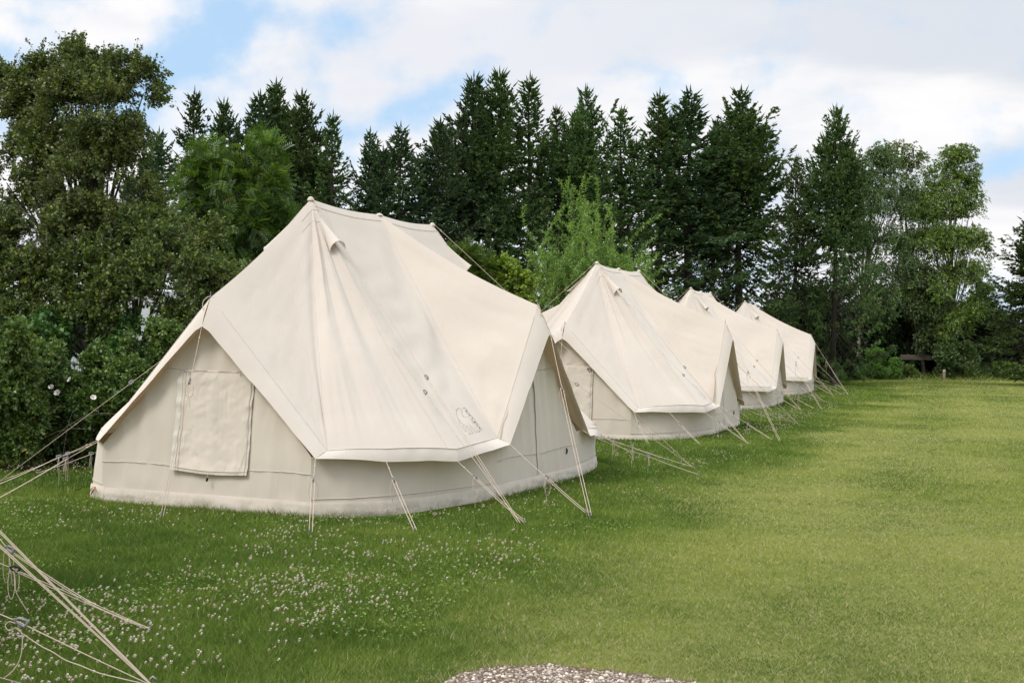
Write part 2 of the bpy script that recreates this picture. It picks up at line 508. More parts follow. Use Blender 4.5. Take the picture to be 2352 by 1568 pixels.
X, Y = scatter(1450000, 5.3, 60.5, 2.0)
nx = 420000                                        # thinner grass to either side of the view
Y2 = 3.5 * (60.0 / 3.5) ** rng.rand(nx)
sd_ = np.where(rng.rand(nx) < .5, -1.0, 1.0)
X2 = sd_ * (0.42 * Y2 + 0.45 + 4.5 * rng.rand(nx) ** 1.3)
X = np.concatenate([X, X2]); Y = np.concatenate([Y, Y2])
td = tent_dist(X, Y)
bd = beyond(X, Y)
ok = (td > -0.02) & ~in_gravel(X, Y, -0.045 * rng.rand(len(X)) ** 2) & (bd < 1.2)
X, Y, td, bd = X[ok], Y[ok], td[ok], bd[ok]
n = len(X)
dr = dryness(X, Y)
tuft = vnoise(X * 3.1, Y * 3.1, 3)
h = (0.038 - 0.021 * dr) * (0.55 + 0.9 * tuft) * (0.6 + 0.8 * rng.rand(n))
h += 0.10 * np.exp(-np.maximum(td, 0) / 0.09) * rng.rand(n) ** 1.7 * sstep(vnoise(X * 2.5, Y * 2.5 + 7, 2), .3, .7)
fringe = sstep(bd, -0.9, 0.5) * (0.05 + 0.32 * rng.rand(n) ** 2)
h += fringe * sstep(vnoise(X * 1.2, Y * 1.2, 2), 0.25, 0.7)
gp = in_gravel(X, Y, 0.05)
h = np.where(gp, (0.018 + 0.045 * rng.rand(n) ** 1.6), h)
wd = 0.0006 + 0.00024 * Y
h = h * (1 + 0.012 * np.maximum(Y - 12, 0))
ang = rng.rand(n) * 2 * PI
lean = (0.35 + 0.75 * rng.rand(n)) * (1 + 0.5 * dr)
la = rng.rand(n) * 2 * PI + vnoise(X * 1.3 + 7, Y * 1.3, 2) * 6
la = np.where(gp & (rng.rand(n) < .6), -PI / 2 + rng.randn(n) * .6, la)
base = np.stack([X, Y, gheight(X, Y) - 0.004], 1)
sd = np.stack([np.cos(ang), np.sin(ang), np.zeros(n)], 1) * wd[:, None]
tip = base + np.stack([np.cos(la) * lean * h, np.sin(la) * lean * h, h], 1)
BV = np.stack([base - sd, base + sd, tip], 1).reshape(-1, 3)
BF = np.arange(n * 3).reshape(-1, 3)
straw = (rng.rand(n) < 0.02 + 0.20 * dr ** 1.5) | (gp & (rng.rand(n) < 0.5))
patchn = vnoise(X * 0.8 + 3, Y * 0.8 + 8, 3)
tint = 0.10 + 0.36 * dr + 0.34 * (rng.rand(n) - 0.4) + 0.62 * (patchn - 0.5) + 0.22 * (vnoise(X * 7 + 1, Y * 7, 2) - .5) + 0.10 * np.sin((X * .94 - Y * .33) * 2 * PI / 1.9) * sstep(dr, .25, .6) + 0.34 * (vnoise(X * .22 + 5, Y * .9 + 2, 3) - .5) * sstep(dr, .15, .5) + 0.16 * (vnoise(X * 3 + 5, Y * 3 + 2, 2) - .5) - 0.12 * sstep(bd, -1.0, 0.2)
tint = np.where(straw, 0.80 + 0.2 * rng.rand(n), np.clip(tint, 0, 0.72))
m, t = mat('grass_blades')
a = t.n('ShaderNodeAttribute', attribute_name='tint').outputs['Fac']
c = t.ramp(a, [(0.0, (0.072, 0.130, 0.020)), (0.28, (0.146, 0.216, 0.036)), (0.6, (0.265, 0.318, 0.058)), (0.78, (0.34, 0.36, 0.10)), (0.82, (0.39, 0.35, 0.17)), (1.0, (0.54, 0.47, 0.28))])
d = t.n('ShaderNodeBsdfDiffuse', {0: c})
tr = t.n('ShaderNodeBsdfTranslucent', {0: c})
mx = t.n('ShaderNodeMixShader', {0: 0.30, 1: d.outputs[0], 2: tr.outputs[0]})
gl = t.n('ShaderNodeBsdfGlossy', {0: (1, 1, .8, 1), 1: 0.5})
mx2 = t.n('ShaderNodeMixShader', {0: 0.01, 1: mx.outputs[0], 2: gl.outputs[0]})
t.n('ShaderNodeOutputMaterial', {0: mx2.outputs[0]})
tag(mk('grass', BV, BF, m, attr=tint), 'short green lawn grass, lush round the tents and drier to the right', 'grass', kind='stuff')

# clover leaves between the blades
X, Y = scatter(50000, 5.3, 30, 2.2)
ok = (dryness(X, Y) < 0.30) & (tent_dist(X, Y) > 0.02) & (vnoise(X * 1.1 + 20, Y * 1.1, 3) > 0.5) & ~in_gravel(X, Y, .05) & (beyond(X, Y) < 0)
X, Y = X[ok], Y[ok]
n = len(X)
r = (0.005 + 0.004 * rng.rand(n)) * (1 + 0.02 * Y)
c0 = np.stack([X, Y, 0.012 + 0.02 * rng.rand(n)], 1)
nrm = unit(np.stack([rng.randn(n) * .4, rng.randn(n) * .4, np.ones(n)], 1))
ta = unit(np.cross(nrm, rng.randn(n, 3))); tb = np.cross(nrm, ta)
LV = np.stack([c0 - ta * r[:, None], c0 - tb * r[:, None], c0 + ta * r[:, None], c0 + tb * r[:, None]], 1).reshape(-1, 3)
tag(mk('clover_leaves', LV, np.arange(n * 4).reshape(-1, 4), M['shr'], attr=0.5 + 0.5 * rng.rand(n)), 'low clover leaves scattered through the uncut grass', 'clover', kind='stuff')

# clover flowers (ground cover): small balls of upright petals
cand = []
X, Y = scatter(105000, 5.3, 47, 1.95)
dd = dryness(X, Y)
bx = np.interp(Y, BP[:, 1], BP[:, 0])
side = (bx - X) / (0.5 + 0.03 * Y)
cl = vnoise(X * 1.25 + 50, Y * 1.0 + 13, 2)
cl2 = vnoise(X * 5 + 50, Y * 5 + 13, 2)
far = sstep(Y, 13, 22)
bunch = 0
for q_, w_ in (((600, 1370), .65), ((760, 1335), .5), ((300, 1430), .55), ((560, 1255), .35), ((1010, 1300), .4), ((340, 1215), .3), ((820, 1205), .4), ((130, 1500), .5), ((690, 1430), .35)):
    g_ = gnd(*q_)
    bunch = bunch + w_ * np.exp(-((X - g_[0]) / .55) ** 2 - ((Y - g_[1]) / .55) ** 2)
prob = (0.03 + 1.1 * sstep(cl, 0.42, 0.74) * (0.25 + 0.75 * sstep(cl2, 0.38, 0.72))) * sstep(side, -0.05, 0.5)
prob *= (0.30 + 0.72 * far)
prob += 0.55 * bunch * (.15 + .85 * sstep(cl2, .42, .70))
prob *= np.where((Y > 9.0) & (Y < 11.2), 0.8, 1.0)
prob *= np.where((X < -1.9) & (Y > 8.2) & (Y < 10.5), 0.55, 1.0)
prob *= np.where((X > -0.9 - 0.0 * Y) & (Y < 7.2), 0.15, 1.0)
ok = (rng.rand(len(X)) < prob) & (tent_dist(X, Y) > 0.05) & ~in_gravel(X, Y, .4) & (beyond(X, Y) < -0.5)
X, Y = X[ok], Y[ok]
n = len(X)
K = 16
R = (0.0068 + 0.0042 * rng.rand(n)) * (1 + 0.012 * np.maximum(Y - 9, 0))
c0 = np.stack([X, Y, 0.060 + 0.045 * rng.rand(n)], 1)
import sys; sys.stderr.write('clover %d\n' % n)
kk = (np.arange(K) + 0.5) / K
th = np.arccos(1 - 1.45 * kk); ph = np.arange(K) * 2.39996
dirs = np.stack([np.sin(th) * np.cos(ph), np.sin(th) * np.sin(ph), np.cos(th)], 1)[None] + rng.randn(n, K, 3) * 0.12
dirs = unit(dirs)
tan = unit(np.cross(dirs, np.array([0.2, 0.3, 1.0])))
bin_ = np.cross(dirs, tan)
Rk = R[:, None, None] * (0.85 + 0.3 * rng.rand(n, K, 1))
P = c0[:, None]
w_ = 0.38
quad = np.stack([P + dirs * Rk * 0.25 - tan * Rk * .1, P + dirs * Rk * 0.8 - tan * Rk * w_, P + dirs * Rk * 1.05 + bin_ * Rk * .1, P + dirs * Rk * 0.8 + tan * Rk * w_], 2).reshape(-1, 3)
old = rng.rand(n) < 0.25
tt = np.where(np.arange(K)[None] > K * 0.62, 0.55 + 0.45 * rng.rand(n, K), 0.18 * rng.rand(n, K))
tt = np.where(old[:, None], np.clip(tt + 0.25, 0, 1), tt)
m, t = mat('clover_petals')
a = t.n('ShaderNodeAttribute', attribute_name='tint').outputs['Fac']
c = t.ramp(a, [(0.0, (0.78, 0.76, 0.66)), (0.4, (0.68, 0.58, 0.50)), (1.0, (0.44, 0.24, 0.19))])
b = t.n('ShaderNodeBsdfPrincipled', {'Base Color': c, 'Roughness': 0.8})
t.n('ShaderNodeOutputMaterial', {0: b.outputs[0]})
tag(mk('clover_flowers', quad, np.arange(len(quad)).reshape(-1, 4), m, attr=tt.ravel()), 'white and pinkish clover blossom dotted through the uncut grass around the tents', 'clover', kind='stuff')

# gravel
zt = 0.004
gxs = np.linspace(GP[0, 0], GP[-1, 0], 140)
gys = np.interp(gxs, GP[:, 0], GP[:, 1]) + 0.012 + (vnoise(gxs * 14, gxs * 0 + 3.3, 4) - 0.5) * 0.15
outer = np.concatenate([np.stack([gxs, gys], 1), [[GP[-1, 0], 4.3], [GP[0, 0], 4.3]]])
Vg = np.array([(x, y, zt) for x, y in outer])
slab = mk('gravel_bed', Vg, [list(range(len(outer)))], simple('gravel_mortar', (0.12, 0.085, 0.055), 0.95, 0.4, 60, 0.6))
tag(slab, kind='structure')
n = 9000
X = GP[:, 0].min() + rng.rand(n) * np.ptp(GP[:, 0]); Y = 5.0 + rng.rand(n) * 1.3
ok = in_gravel(X, Y, -0.005)
X, Y = X[ok], Y[ok]; n = len(X)
import bmesh
bm = bmesh.new(); bmesh.ops.create_icosphere(bm, subdivisions=1, radius=1); bm.verts.index_update()
iv = np.array([v.co[:] for v in bm.verts]); ifc = np.array([[v.index for v in f.verts] for f in bm.faces]); bm.free()
sc = (0.0045 + 0.0065 * rng.rand(n) ** 1.5)[:, None] * np.stack([0.8 + 0.6 * rng.rand(n), 0.7 + 0.4 * rng.rand(n), 0.45 + 0.3 * rng.rand(n)], 1)
ra = rng.rand(n) * PI
pv = iv[None] * (1 + 0.16 * rng.randn(n, len(iv), 1)) * sc[:, None]
px_ = pv[..., 0] * np.cos(ra)[:, None] - pv[..., 1] * np.sin(ra)[:, None]
py_ = pv[..., 0] * np.sin(ra)[:, None] + pv[..., 1] * np.cos(ra)[:, None]
PV = np.stack([px_ + X[:, None], py_ + Y[:, None], pv[..., 2] + zt + sc[:, 2:3] * 0.25], -1).reshape(-1, 3)
PF = (np.arange(n) * len(iv))[:, None, None] + ifc[None]
m, t = mat('pebbles')
a = t.n('ShaderNodeAttribute', attribute_name='tint').outputs['Fac']
c = t.ramp(a, [(0.0, (0.15, 0.10, 0.07)), (0.25, (0.29, 0.22, 0.16)), (0.45, (0.26, 0.24, 0.22)), (0.7, (0.52, 0.44, 0.35)), (0.88, (0.76, 0.70, 0.61)), (1.0, (0.26, 0.13, 0.08))])
b = t.n('ShaderNodeBsdfPrincipled', {'Base Color': c, 'Roughness': 0.65})
t.n('ShaderNodeOutputMaterial', {0: b.outputs[0]})
tag(mk('gravel', PV, PF.reshape(-1, 3), m, smooth=True, attr=np.repeat(rng.rand(n), len(ifc))), 'small mixed pebbles of a gravel patch at the lawn edge', 'gravel', kind='stuff')

# ------------------------------------------------------------------ the tents
def key(sy_or, **ov):
    return ov


def tent_keys(ov=None):
    """key points of one tent in its own frame; ridge along y, one door on each side"""
    k = {}
    for sy in (-1, 1):
        k['P', sy] = (0, sy * 1.411, 3.08)
        k['A', sy] = (0, sy * 3.13, 1.975)
        k['Ah', sy] = (0, sy * 3.255, 1.700)
    for sx in (-1, 1):
        k['B', sx] = (sx * 2.05, 0, 2.005)
        k['Bh', sx] = (sx * 2.21, 0, 1.705)
    k['Pm'] = (0, 0, 3.055)
    for sx in (-1, 1):
        for sy in (-1, 1):
            k['E1', sx, sy] = (sx * 1.25, sy * 3.295, 0.52)
            k['E2', sx, sy] = (sx * 1.72, sy * 2.82, 0.49)
            k['E3', sx, sy] = (sx * 2.15, sy * 2.19, 0.46)
            k['E4', sx, sy] = (sx * 2.19, sy * 1.08, 0.53)
    k['E3', 1, 1] = (2.02, 2.15, .40); k['E2', 1, 1] = (1.60, 2.75, .42)
    k.update(ov or {})
    return {a: np.array(b, float) for a, b in k.items()}


T1 = {('P', -1): (-.016, -1.418, 3.089), ('P', 1): (-.022, 1.402, 3.07), 'Pm': (.01, 0, 3.06), ('B', 1): (2.043, -.008, 2.0), ('Bh', 1): (2.20, -.011, 1.685),
      ('E1', -1, -1): (-1.17, -3.31, .578), ('E1', 1, -1): (1.29, -3.292, .527), ('E2', -1, -1): (-1.66, -2.78, .53), ('E2', 1, -1): (1.765, -2.85, .487), ('E3', 1, -1): (2.16, -2.185, .455),
      ('E4', 1, -1): (2.178, -1.012, .534), ('E4', 1, 1): (2.179, 1.346, .472)}
T2 = {('P', -1): (.009, -1.408, 3.082), ('P', 1): (.009, 1.415, 3.092), ('A', -1): (.002, -3.129, 1.95), ('B', 1): (2.071, 0, 2.034), ('Bh', 1): (2.22, .005, 1.73),
      ('E1', 1, -1): (1.268, -3.295, .508), ('E2', 1, -1): (1.75, -2.85, .50), ('E3', 1, -1): (2.19, -2.14, .478), ('E4', 1, -1): (2.179, -.9, .537), ('E4', 1, 1): (2.18, 1.271, .536)}
PEG = {'A': (0.14, -3.97), 'E1': (1.80, -4.10), 'E2': (2.49, -3.57), 'E3': (3.07, -2.75), 'E4': (3.34, -1.92), 'B': (3.44, -2.06)}


def quadrant(k, sx, sy, seed):
    """one quarter of the roof as a grid of ribs; returns vertices (nu, nv, 3)"""
    A, P, Pm, B = k['A', sy], k['P', sy], k['Pm'], k['B', sx]
    E = [k['E%d' % i, sx, sy] for i in (1, 2, 3, 4)]
    cen = np.array([0, 0, 0])
    Ei = []
    for i, e in enumerate(E):
        out = unit(np.array([e[0], e[1] * 0.75, 0]))
        Ei.append(e - out * 0.045 + np.array([0, 0, 0.115]))
    Ei[0] = E[0] + np.array([sx * .040, -sy * 0.13, 0.065])
    Ei[3] = E[3] + np.array([-sx * 0.13, sy * .035, 0.065])
    na, nb, nc, nd, nv = 26, 74, 34, 34, 64

    def fn(a, b, c):
        q = np.cross(b - a, c - a)
        q = q / np.linalg.norm(q)
        return q if q[2] > 0 else -q
    Na = fn(A, P, Ei[0]); Nc = fn(P, Pm, Ei[2]); Nd = fn(Pm, B, Ei[3]); Nc2 = fn(P, Pm, Ei[3])
    Tt, Bb, NN, seg, w, sag = [], [], [], [], [], []
    for i in range(na):
        f = i / na
        q = A + (P - A) * f
        q = q - np.array([0, 0, 0.058 * math.sin(PI * f) ** 0.9])
        Tt.append(q); Bb.append(Ei[0]); NN.append(Na); w.append(f); seg.append(f)
    L1 = np.linalg.norm(Ei[1] - Ei[0]); L2 = np.linalg.norm(Ei[2] - Ei[1])
    for i in range(nb):
        f = i / nb
        g = f * (L1 + L2)
        # rounded eave through Ei0..Ei2
        q = Ei[0] + (Ei[1] - Ei[0]) * g / L1 if g < L1 else Ei[1] + (Ei[2] - Ei[1]) * (g - L1) / L2
        dmin = min(abs(g - L1), abs(g), abs(g - L1 - L2))
        q = q + np.array([sx, sy * .8, 0]) * 0.018 * math.sin(min(1, dmin / 0.35) * PI / 2) + np.array([0, 0, .012]) * math.sin(min(1, dmin / 0.35) * PI / 2)
        Tt.append(P); Bb.append(q); NN.append(unit(Na * (1 - f) + Nc * f)); w.append(1.0); seg.append(1 + f)
    for i in range(nc):
        f = i / nc
        q = P + (Pm - P) * f - np.array([0, 0, 0.030 * math.sin(PI * f)])
        Tt.append(q); Bb.append(Ei[2] + (Ei[3] - Ei[2]) * f + np.array([sx * .03, 0, .01]) * math.sin(PI * f)); NN.append(unit(Nc * (1 - f) + Nc2 * f)); w.append(1.0); seg.append(2 + f)
    for i in range(nd + 1):
        f = i / nd
        q = Pm + (B - Pm) * f - np.array([0, 0, 0.075 * math.sin(PI * f) ** 0.9])
        Tt.append(q); Bb.append(Ei[3]); NN.append(Nd); w.append(1 - f); seg.append(3 + f)
    Tt, Bb, NN, seg, w = map(np.array, (Tt, Bb, NN, seg, w))
    NN = unit(NN)
    v = np.linspace(0, 1, nv)
    G = Tt[:, None] + (Bb - Tt)[:, None] * v[None, :, None]
    S_, V_ = np.meshgrid(seg, v, indexing='ij')
    r = np.random.RandomState(seed)
    o = r.rand(8) * 50
    Ww = w[:, None] ** 0.6
    inb = np.clip(np.minimum(S_ - 0.75, 2.35 - S_) * 4, 0, 1)     # the fan under the peak
    amp = np.sin(PI * np.clip(V_, 0, 1)) ** 0.8
    disp = -0.055 * amp * Ww
    # long soft folds that fall from the peak
    wob = vnoise(S_ * 2.2 + o[0], V_ * 1.3 + o[1], 2) - .5
    disp += inb * 0.019 * np.sin(S_ * 15.5 + o[2] + wob * 5) * sstep(V_, .0, .25) * (1 - 0.75 * sstep(V_, .72, 1)) * (0.45 + 1.0 * vnoise(S_ * 3 + o[3], V_ + o[4], 2))
    disp += inb * 0.0045 * np.sin(S_ * 41 + o[5] + wob * 9) * sstep(V_, .02, .12) * (1 - sstep(V_, .35, .7))
    # a deep valley beside the seam towards the third guy
    disp += -0.038 * np.exp(-((S_ - (1.62 + .12 * V_)) / 0.16) ** 2) * np.sin(PI * V_) ** 0.7
    disp += 0.020 * np.exp(-((S_ - 1.86) / 0.10) ** 2) * np.sin(PI * V_) ** 0.7
    # gathers above the eave
    gat = sstep(V_, 0.60, 0.93)
    cnt = np.exp(-((S_ - 1.05) / .22) ** 2) + .7 * np.exp(-((S_ - 1.9) / .25) ** 2) + .35 * np.exp(-((S_ - 1.5) / .12) ** 2)
    disp += cnt * gat * 0.0095 * np.sin(S_ * 75 + o[6] + 4 * wob) * (0.4 + vnoise(S_ * 9 + o[7], V_ * 4, 2))
    # small pulls near the door poles
    nearT = np.clip(1 - np.minimum(np.abs(S_ - 0), np.abs(S_ - 4)) / 0.9, 0, 1)
    disp += nearT * Ww * 0.026 * (vnoise(S_ * 3 + V_ * 9 + o[3], V_ * 4 - S_ * 2 + o[1], 3) - .5) * 2 * sstep(V_, 0, .15)
    dS = np.clip(np.minimum(S_ - 2.2, 4 - S_) * 2, 0, 1)
    disp += dS * 0.020 * np.sin((V_ * 15 + (S_ - 3) * 9.0) + 3.5 * vnoise(S_ * 2 + o[6], V_ * 3 + o[5], 2)) * amp * vnoise(S_ * 1.5 + o[2], V_ * 2 + o[7], 2)
    disp += 0.013 * (vnoise(S_ * 3 + o[2], V_ * 5 + o[6], 4) - .5) * amp * Ww
    # fine strain lines across the roof, along the pull from the door pole to the peak
    disp += 0.0035 * np.sin(V_ * 60 + S_ * 9 + o[4] + 7 * vnoise(S_ * 1.6 + o[1], V_ * 2 + o[3], 2)) * sstep(vnoise(S_ * 2.3 + o[5], V_ * 2.7 + o[0], 2), .5, .75) * amp * Ww
    # tight creases across the pull near the peaks of the door poles
    edge = np.minimum(1, (1 - V_) * 8) * np.minimum(1, V_ * 10)
    G = G + NN[:, None] * (disp * edge)[..., None]
    # crease along Pm-E4 stays taut
    return G, Ei


def strip(inner, outer, rows=4, bulge=0.0, bn=None):
    """band between two polylines of equal length"""
    inner = np.asarray(inner); outer = np.asarray(outer)
    v = np.linspace(0, 1, rows)
    G = inner[:, None] + (outer - inner)[:, None] * v[None, :, None]
    if bulge:
        G = G + np.asarray(bn)[None, None] * (bulge * np.sin(PI * v))[None, :, None]
    return G


def gridmesh(G):
    return G.reshape(-1, 3), grid_faces(G.shape[0], G.shape[1])


def lerp_poly(pts, n):
    pts = np.asarray(pts, float)
    L = np.concatenate([[0], np.cumsum(np.linalg.norm(np.diff(pts, axis=0), axis=1))])
    s = np.linspace(0, L[-1], n)
    return np.stack([np.interp(s, L, pts[:, i]) for i in range(3)], 1)


def slider_mesh(p, d):
    """flat three-holed runner: a bevelled triangular plate with a bar"""
    d = unit(np.asarray(d, float)); nn = unit(np.cross(d, [0, 0, 1.0])); side = np.cross(d, nn)
    side = side if side[2] > 0 else -side
    out = [(-.030, 0), (-.008, .022), (.034, .026), (.040, .016), (.034, -.016), (-.008, -.012)]
    inn = [(-.016, .002), (-.004, .010), (.022, .014), (.026, .010), (.022, -.006), (-.004, -.003)]
    V, F = [], []
    for q in (-.003, .003):
        for a, b in out: V.append(p + d * a + side * b + nn * q)
        for a, b in inn: V.append(p + d * a + side * b + nn * q)
    for i in range(6):
        j = (i + 1) % 6
        F += [(i, j, 6 + j, 6 + i), (12 + i, 18 + i, 18 + j, 12 + j), (i, 12 + i, 12 + j, j), (6 + i, 6 + j, 18 + j, 18 + i)]
    return np.array(V), np.array(F)


def guy(parent, a, peg, rs, r=0.0030, f=None, loop=True, m=None, sag=0.01, slid='steel', double=True, pegobj=True):
    """a guy line: single cord from the canvas to the runner, doubled cord to the peg, spare end hanging from the runner"""
    a = np.asarray(a, float); g = np.array([peg[0], peg[1], 0.02])
    L = np.linalg.norm(g - a)
    f = f if f is not None else 0.30 + 0.12 * rs.rand()
    s = a + (g - a) * f
    d = (g - a) / L
    side = unit(np.cross(d, [0, 0, 1.0]))
    parts = []

    def line(p, q, n=7):
        tt = np.linspace(0, 1, n)
        P = p[None] + (q - p)[None] * tt[:, None]
        P[:, 2] -= sag * np.sin(PI * tt) * np.linalg.norm(q - p)
        parts.append(polytube(P, r, 5))
    line(a, s)
    kn = a + d * 0.12
    parts.append(polytube(np.array([kn - d * .014, kn - d * .006, kn + d * .006, kn + d * .014]), [r, r * 2.3, r * 2.3, r], 5))
    if double:
        line(s + side * .016, g + side * .004)
        line(s - side * .010, g - side * .022)
    else:
        line(s, g)
    if loop:
        hl = 0.10 + 0.10 * rs.rand()
        th = np.linspace(0, 2 * PI, 13)
        base = s + d * 0.012
        rr = 0.030 + 0.012 * rs.rand()
        dn = np.array([0, 0, -1.0])
        P = base[None] + dn[None] * ((1 - np.cos(th)) * hl / 2)[:, None] + side[None] * (np.sin(th) * rr)[:, None] + d[None] * (np.sin(th * .5) * .02)[:, None]
        parts.append(polytube(P, r * .85, 4))
        tt = np.linspace(0, 1, 6)
        zb = min(base[2] - 0.02, hl * 1.9)
        P = base[None] + dn[None] * (tt * zb)[:, None] + side[None] * (np.sin(tt * 5) * .012 + .008)[:, None]
        parts.append(polytube(P, r * .8, 4))
    V, F = join(parts)
    o = mk('guy_rope', V, F, m or M['rope'], parent, smooth=True)
    V, F = slider_mesh(s, d)
    mk('slider', V, F, M[slid], o)
    return o


def peg_mesh(parent, p, lean):
    p = np.array([p[0], p[1], 0.0]); ln = unit(np.array([lean[0], lean[1], 0]))
    V, F = polytube([p + [0, 0, -.08], p + ln * .012 + [0, 0, .02], p + ln * .018 + [0, 0, .045], p + ln * .002 + [0, 0, .055], p - ln * .012 + [0, 0, .04]], .005, 5)
    return mk('tent_peg', V, F, M['peg'], parent, smooth=True)


LOGO = None
LG_BEAR = [[(455, 560), (475, 555), (510, 525), (585, 533), (603, 560), (600, 580), (613, 598), (598, 655), (640, 720), (700, 735), (770, 755), (830, 815), (870, 870), (895, 930)],
           [(455, 560), (470, 580), (500, 590)], [(517, 550), (523, 552)], [(590, 580), (605, 568)], [(615, 690), (665, 760)],
           [(465, 590), (468, 640), (480, 710), (515, 790), (540, 860), (560, 930), (640, 1040), (700, 1103), (718, 1080), (700, 1050), (640, 985), (635, 960), (660, 950)],
           [(525, 775), (570, 860), (640, 925), (710, 965), (760, 995), (830, 1045), (870, 1110), (880, 1150)],
           [(705, 980), (745, 1045), (790, 1100), (800, 1165), (775, 1175)], [(800, 1165), (825, 1158)],
           [(790, 1030), (830, 1090), (860, 1130), (850, 1150), (890, 1155)], [(710, 935), (760, 990)],
           [(745, 858), (790, 920), (830, 985), (880, 1055), (940, 1135), (930, 1140)],
           [(830, 985), (860, 985), (920, 1045), (945, 1100), (950, 1135)],
           [(912, 955), (950, 1020), (990, 1060), (1005, 1110)], [(970, 1118), (1025, 1110)],
           [(1045 + 13 * math.cos(a), 1095 + 15 * math.sin(a)) for a in np.linspace(0, 2 * PI, 9)], [(1042, 1103), (1042, 1088), (1048, 1092), (1042, 1096), (1050, 1102)]]
LG_TXT = [[(637, 522), (680, 507), (738, 568), (726, 578), (686, 590)],
          [(720, 612), (724, 600), (742, 593), (803, 658), (800, 672), (772, 683), (758, 676), (715, 612)],
          [(788, 716), (832, 690), (880, 750)],
          [(845, 780), (890, 757), (940, 838), (934, 852), (905, 880), (893, 872), (847, 782)],
          [(923, 885), (970, 862)],
          [(946, 908), (988, 972), (1003, 972), (977, 908), (992, 893), (1040, 964)],
          [(1020, 1010), (1067, 990)], [(1046, 1000), (1072, 1084)], [(1050, 998), (1122, 1076)]]


def survey_logo(root_mw, bvh):
    """where the printed logo lies on the roof of the second tent in the row, in tent coordinates"""
    inv = root_mw.inverted()
    res = []
    o = inv @ Vector((0, 0, 1.6))
    for lines, wd in ((LG_BEAR, 0.0024), (LG_TXT, 0.0046)):
        for ln in lines:
            pts = np.array(ln, float)
            L = np.concatenate([[0], np.cumsum(np.linalg.norm(np.diff(pts, axis=0), axis=1))])
            nn = max(2, int(L[-1] / 14) + 1)
            s = np.linspace(0, L[-1], nn)
            pts = np.stack([np.interp(s, L, pts[:, 0]), np.interp(s, L, pts[:, 1])], 1)
            out = []
            for u, v in pts:
                X = (1750 + u / 6.272) * .57422; Y = (1550 + v / 6.272) * .57422
                p = inv @ Vector(at(X, Y, 20))
                h = bvh.ray_cast(o, (p - o).normalized())
                if h[0] is not None: out.append(h[0])
            if len(out) > 1: res.append((out, wd))
    return res


def build_logo(root, bvh):
    parts = []
    for pts, wd in LOGO:
        C, N = [], []
        for p in pts:
            h = bvh.find_nearest(p)
            q, nr = h[0], h[1]
            if nr.x < 0: nr = -nr
            C.append(np.array(q + nr * 0.004)); N.append(np.array(nr))
        C = np.array(C); N = np.array(N)
        d = unit(np.gradient(C, axis=0)); sd = np.cross(d, N)
        V = np.stack([C - sd * wd / 2, C + sd * wd / 2], 1).reshape(-1, 3)
        parts.append((V, grid_faces(len(C), 2)))
    V, F = join(parts)
    mk('printed_logo', V, F, M['ink'], root)


def door_wall(k, axis, sgn, rs, pts0, pts1, apex):
    """upright wall under a door fly: base from pts0 to pts1, triangle up to the apex; a grid with folds"""
    nu, nv = 90, 46
    G = np.zeros((nu, nv, 3))
    o = rs.rand(6) * 40
    nrm = np.array([0, sgn, 0.]) if axis == 'A' else np.array([sgn, 0, 0.])
    for i in range(nu):
        f = i / (nu - 1)
        b = pts0 + (pts1 - pts0) * f
        q = 1 - abs(2 * f - 1)
        top = 0.535 + (apex[2] - 0.535) * q
        tp = np.array([b[0], b[1], top])
        lean = (np.array([apex[0], apex[1], 0]) - np.array([(pts0[0] + pts1[0]) / 2, (pts0[1] + pts1[1]) / 2, 0])) * q
        tp[:2] += lean[:2]
        G[i] = b[None] + (tp - b)[None] * np.linspace(0, 1, nv)[:, None]
    fx = np.linspace(0, 1, nu)[:, None] * np.ones((1, nv)); fz = G[..., 2]
    Lw = np.linalg.norm(pts1 - pts0)
    d = 0.024 * np.sin(fx * 62 + o[0] + 6 * vnoise(fx * 3 + o[1], fz * .8, 2)) * (.30 + .70 * sstep(fz, .55, 1.3)) * vnoise(fx * 5 + o[2], fz, 2)
    d += 0.026 * (vnoise(fx * 5 + o[3], fz * 1.6 + o[4], 3) - .5)
    d += 0.050 * (vnoise(fx * 16 + o[1], fz * 1.6 + fx * 4 + o[5], 2) - .5) * (np.abs(fx - .5) * 2) ** 1.5
    d *= sstep(fz, 0.05, 0.25) * np.clip(np.minimum(fx, 1 - fx) * 22, 0, 1)
    G += nrm[None, None] * d[..., None]
    return G


